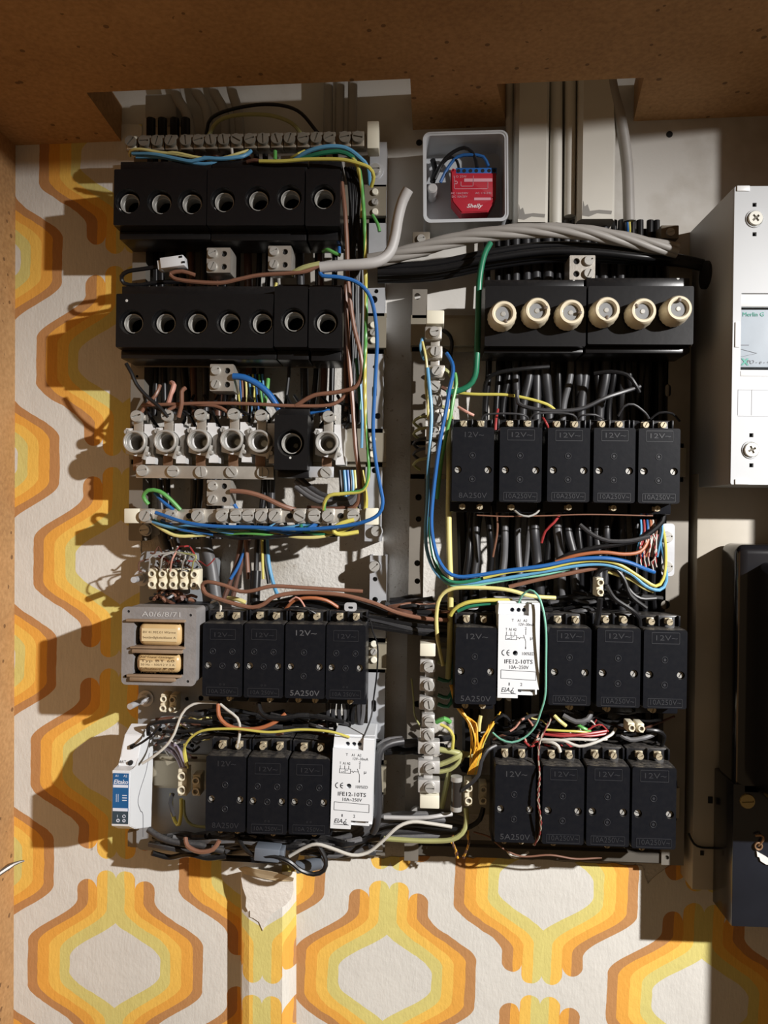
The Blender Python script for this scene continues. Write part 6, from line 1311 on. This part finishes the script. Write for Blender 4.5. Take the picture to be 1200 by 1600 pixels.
# glass fuse holder beside the bottom right connectors
a = P(713, 1213, .056); c_ = P(713, 1266, .056); o = empty('glass_fuse', (a+c_)/2, 'small glass tube fuse left of the ivory connectors beside the bottom right relays', 'fuse'); hz = (a-c_).z/2
b = bmesh.new(); tube(b, [Vector((0, 0, -hz*.8)), Vector((0, 0, hz*.8))], .0046, 18); obj('glass_tube', b, mat('smoky_glass', (.035, .03, .027), .08, .2), o)
for s in (-1, 1): b = bmesh.new(); tube(b, [Vector((0, 0, s*hz*.74)), Vector((0, 0, s*hz))], .0050, 18); obj('metal_cap', b, SCREW, o)
o = empty('fixing_screw', (P(651, 1270, .028).x, -.024, P(651, 1270, .028).z), 'large slotted screw at the foot of the lower vertical bar', 'screw'); slot_screw('screw_head', o, (0, -.004, 0), .0055, SCREW, 50, .003)
for (u, v, l) in ((586, 264, 'large slotted screw with washer at the top of the galvanized upright'), (588, 830, 'slotted screw at the foot of the upper galvanized upright'), (585, 885, 'slotted screw at the head of the lower galvanized upright'), (226, 828, 'slotted screw under the left end of the lower terminal bar')):
    q = P(u, v, .028); o = empty('fixing_screw', (q.x, -.024, q.z), l, 'screw'); slot_screw('screw_head', o, (0, -.004, 0), .0050, SCREW, random.randint(0, 90), .003); b = bmesh.new(); cyl(b, (0, 0, 0), .0075 if v < 300 else .0058, -.001, 0, 24); obj('washer', b, STEEL, o)
# wall screw on the left panel, dark anchor hole in the wall
a = P(22, 1345, .006); wire('bright pointed metal screw sticking out of the left chipboard wall', mat('dark_metal', (.16, .15, .14), .35, .6), [(38, 1345, .010), (22, 1350, .016), (-12, 1372, .030)], 2.4, name='metal_hook', cat='hook', taper=lambda t: .35+.65*min(1, t*2.2))
for (u, v, l) in ((1046, 210, 'dark round drill hole in the white wall right of the trunking'), (655, 223, 'dark drill hole in the wall left of the junction box')):
    q = P(u, v, .0); b = bmesh.new(); cyl(b, (0, 0, 0), .0030, -.0004, .0, 18); o = obj('drill_hole', b, HOLE, wb, q)
# wires inside the junction box
for l, m, p, r in (('black wire arching inside the junction box', BLKW, [(674, 286, .016), (686, 262, .020), (702, 242, .024), (725, 231, .026), (741, 243, .028), (745, 262, .028)], 1.7),
    ('lower blue wire arching to the red module', BLUEW, [(688, 285, .022), (700, 262, .024), (715, 245, .026), (735, 242, .028), (755, 245, .028), (763, 260, .028)], 1.5),
    ('second black wire from the gland to the red module', BLKW, [(680, 280, .020), (692, 255, .022), (705, 246, .024), (714, 252, .026), (717, 263, .026)], 1.3),
    ('black cable stub at the left wall of the junction box', BLKW, [(676, 284, .014), (680, 265, .012), (676, 250, .010)], 2.6)): wire(l, m, p, r)
wire('thin black cable across the beige meter board', BLKW, [(1076, 1302, .030), (1084, 1318, .032), (1096, 1324, .032), (1118, 1325, .032)], 1.0)

tag(obj('wire_tangle', STUFF, None, mats=STUFF_MATS), 'tangle of thin and half hidden black and coloured wires between and behind the relay rows', 'wires', kind='stuff')
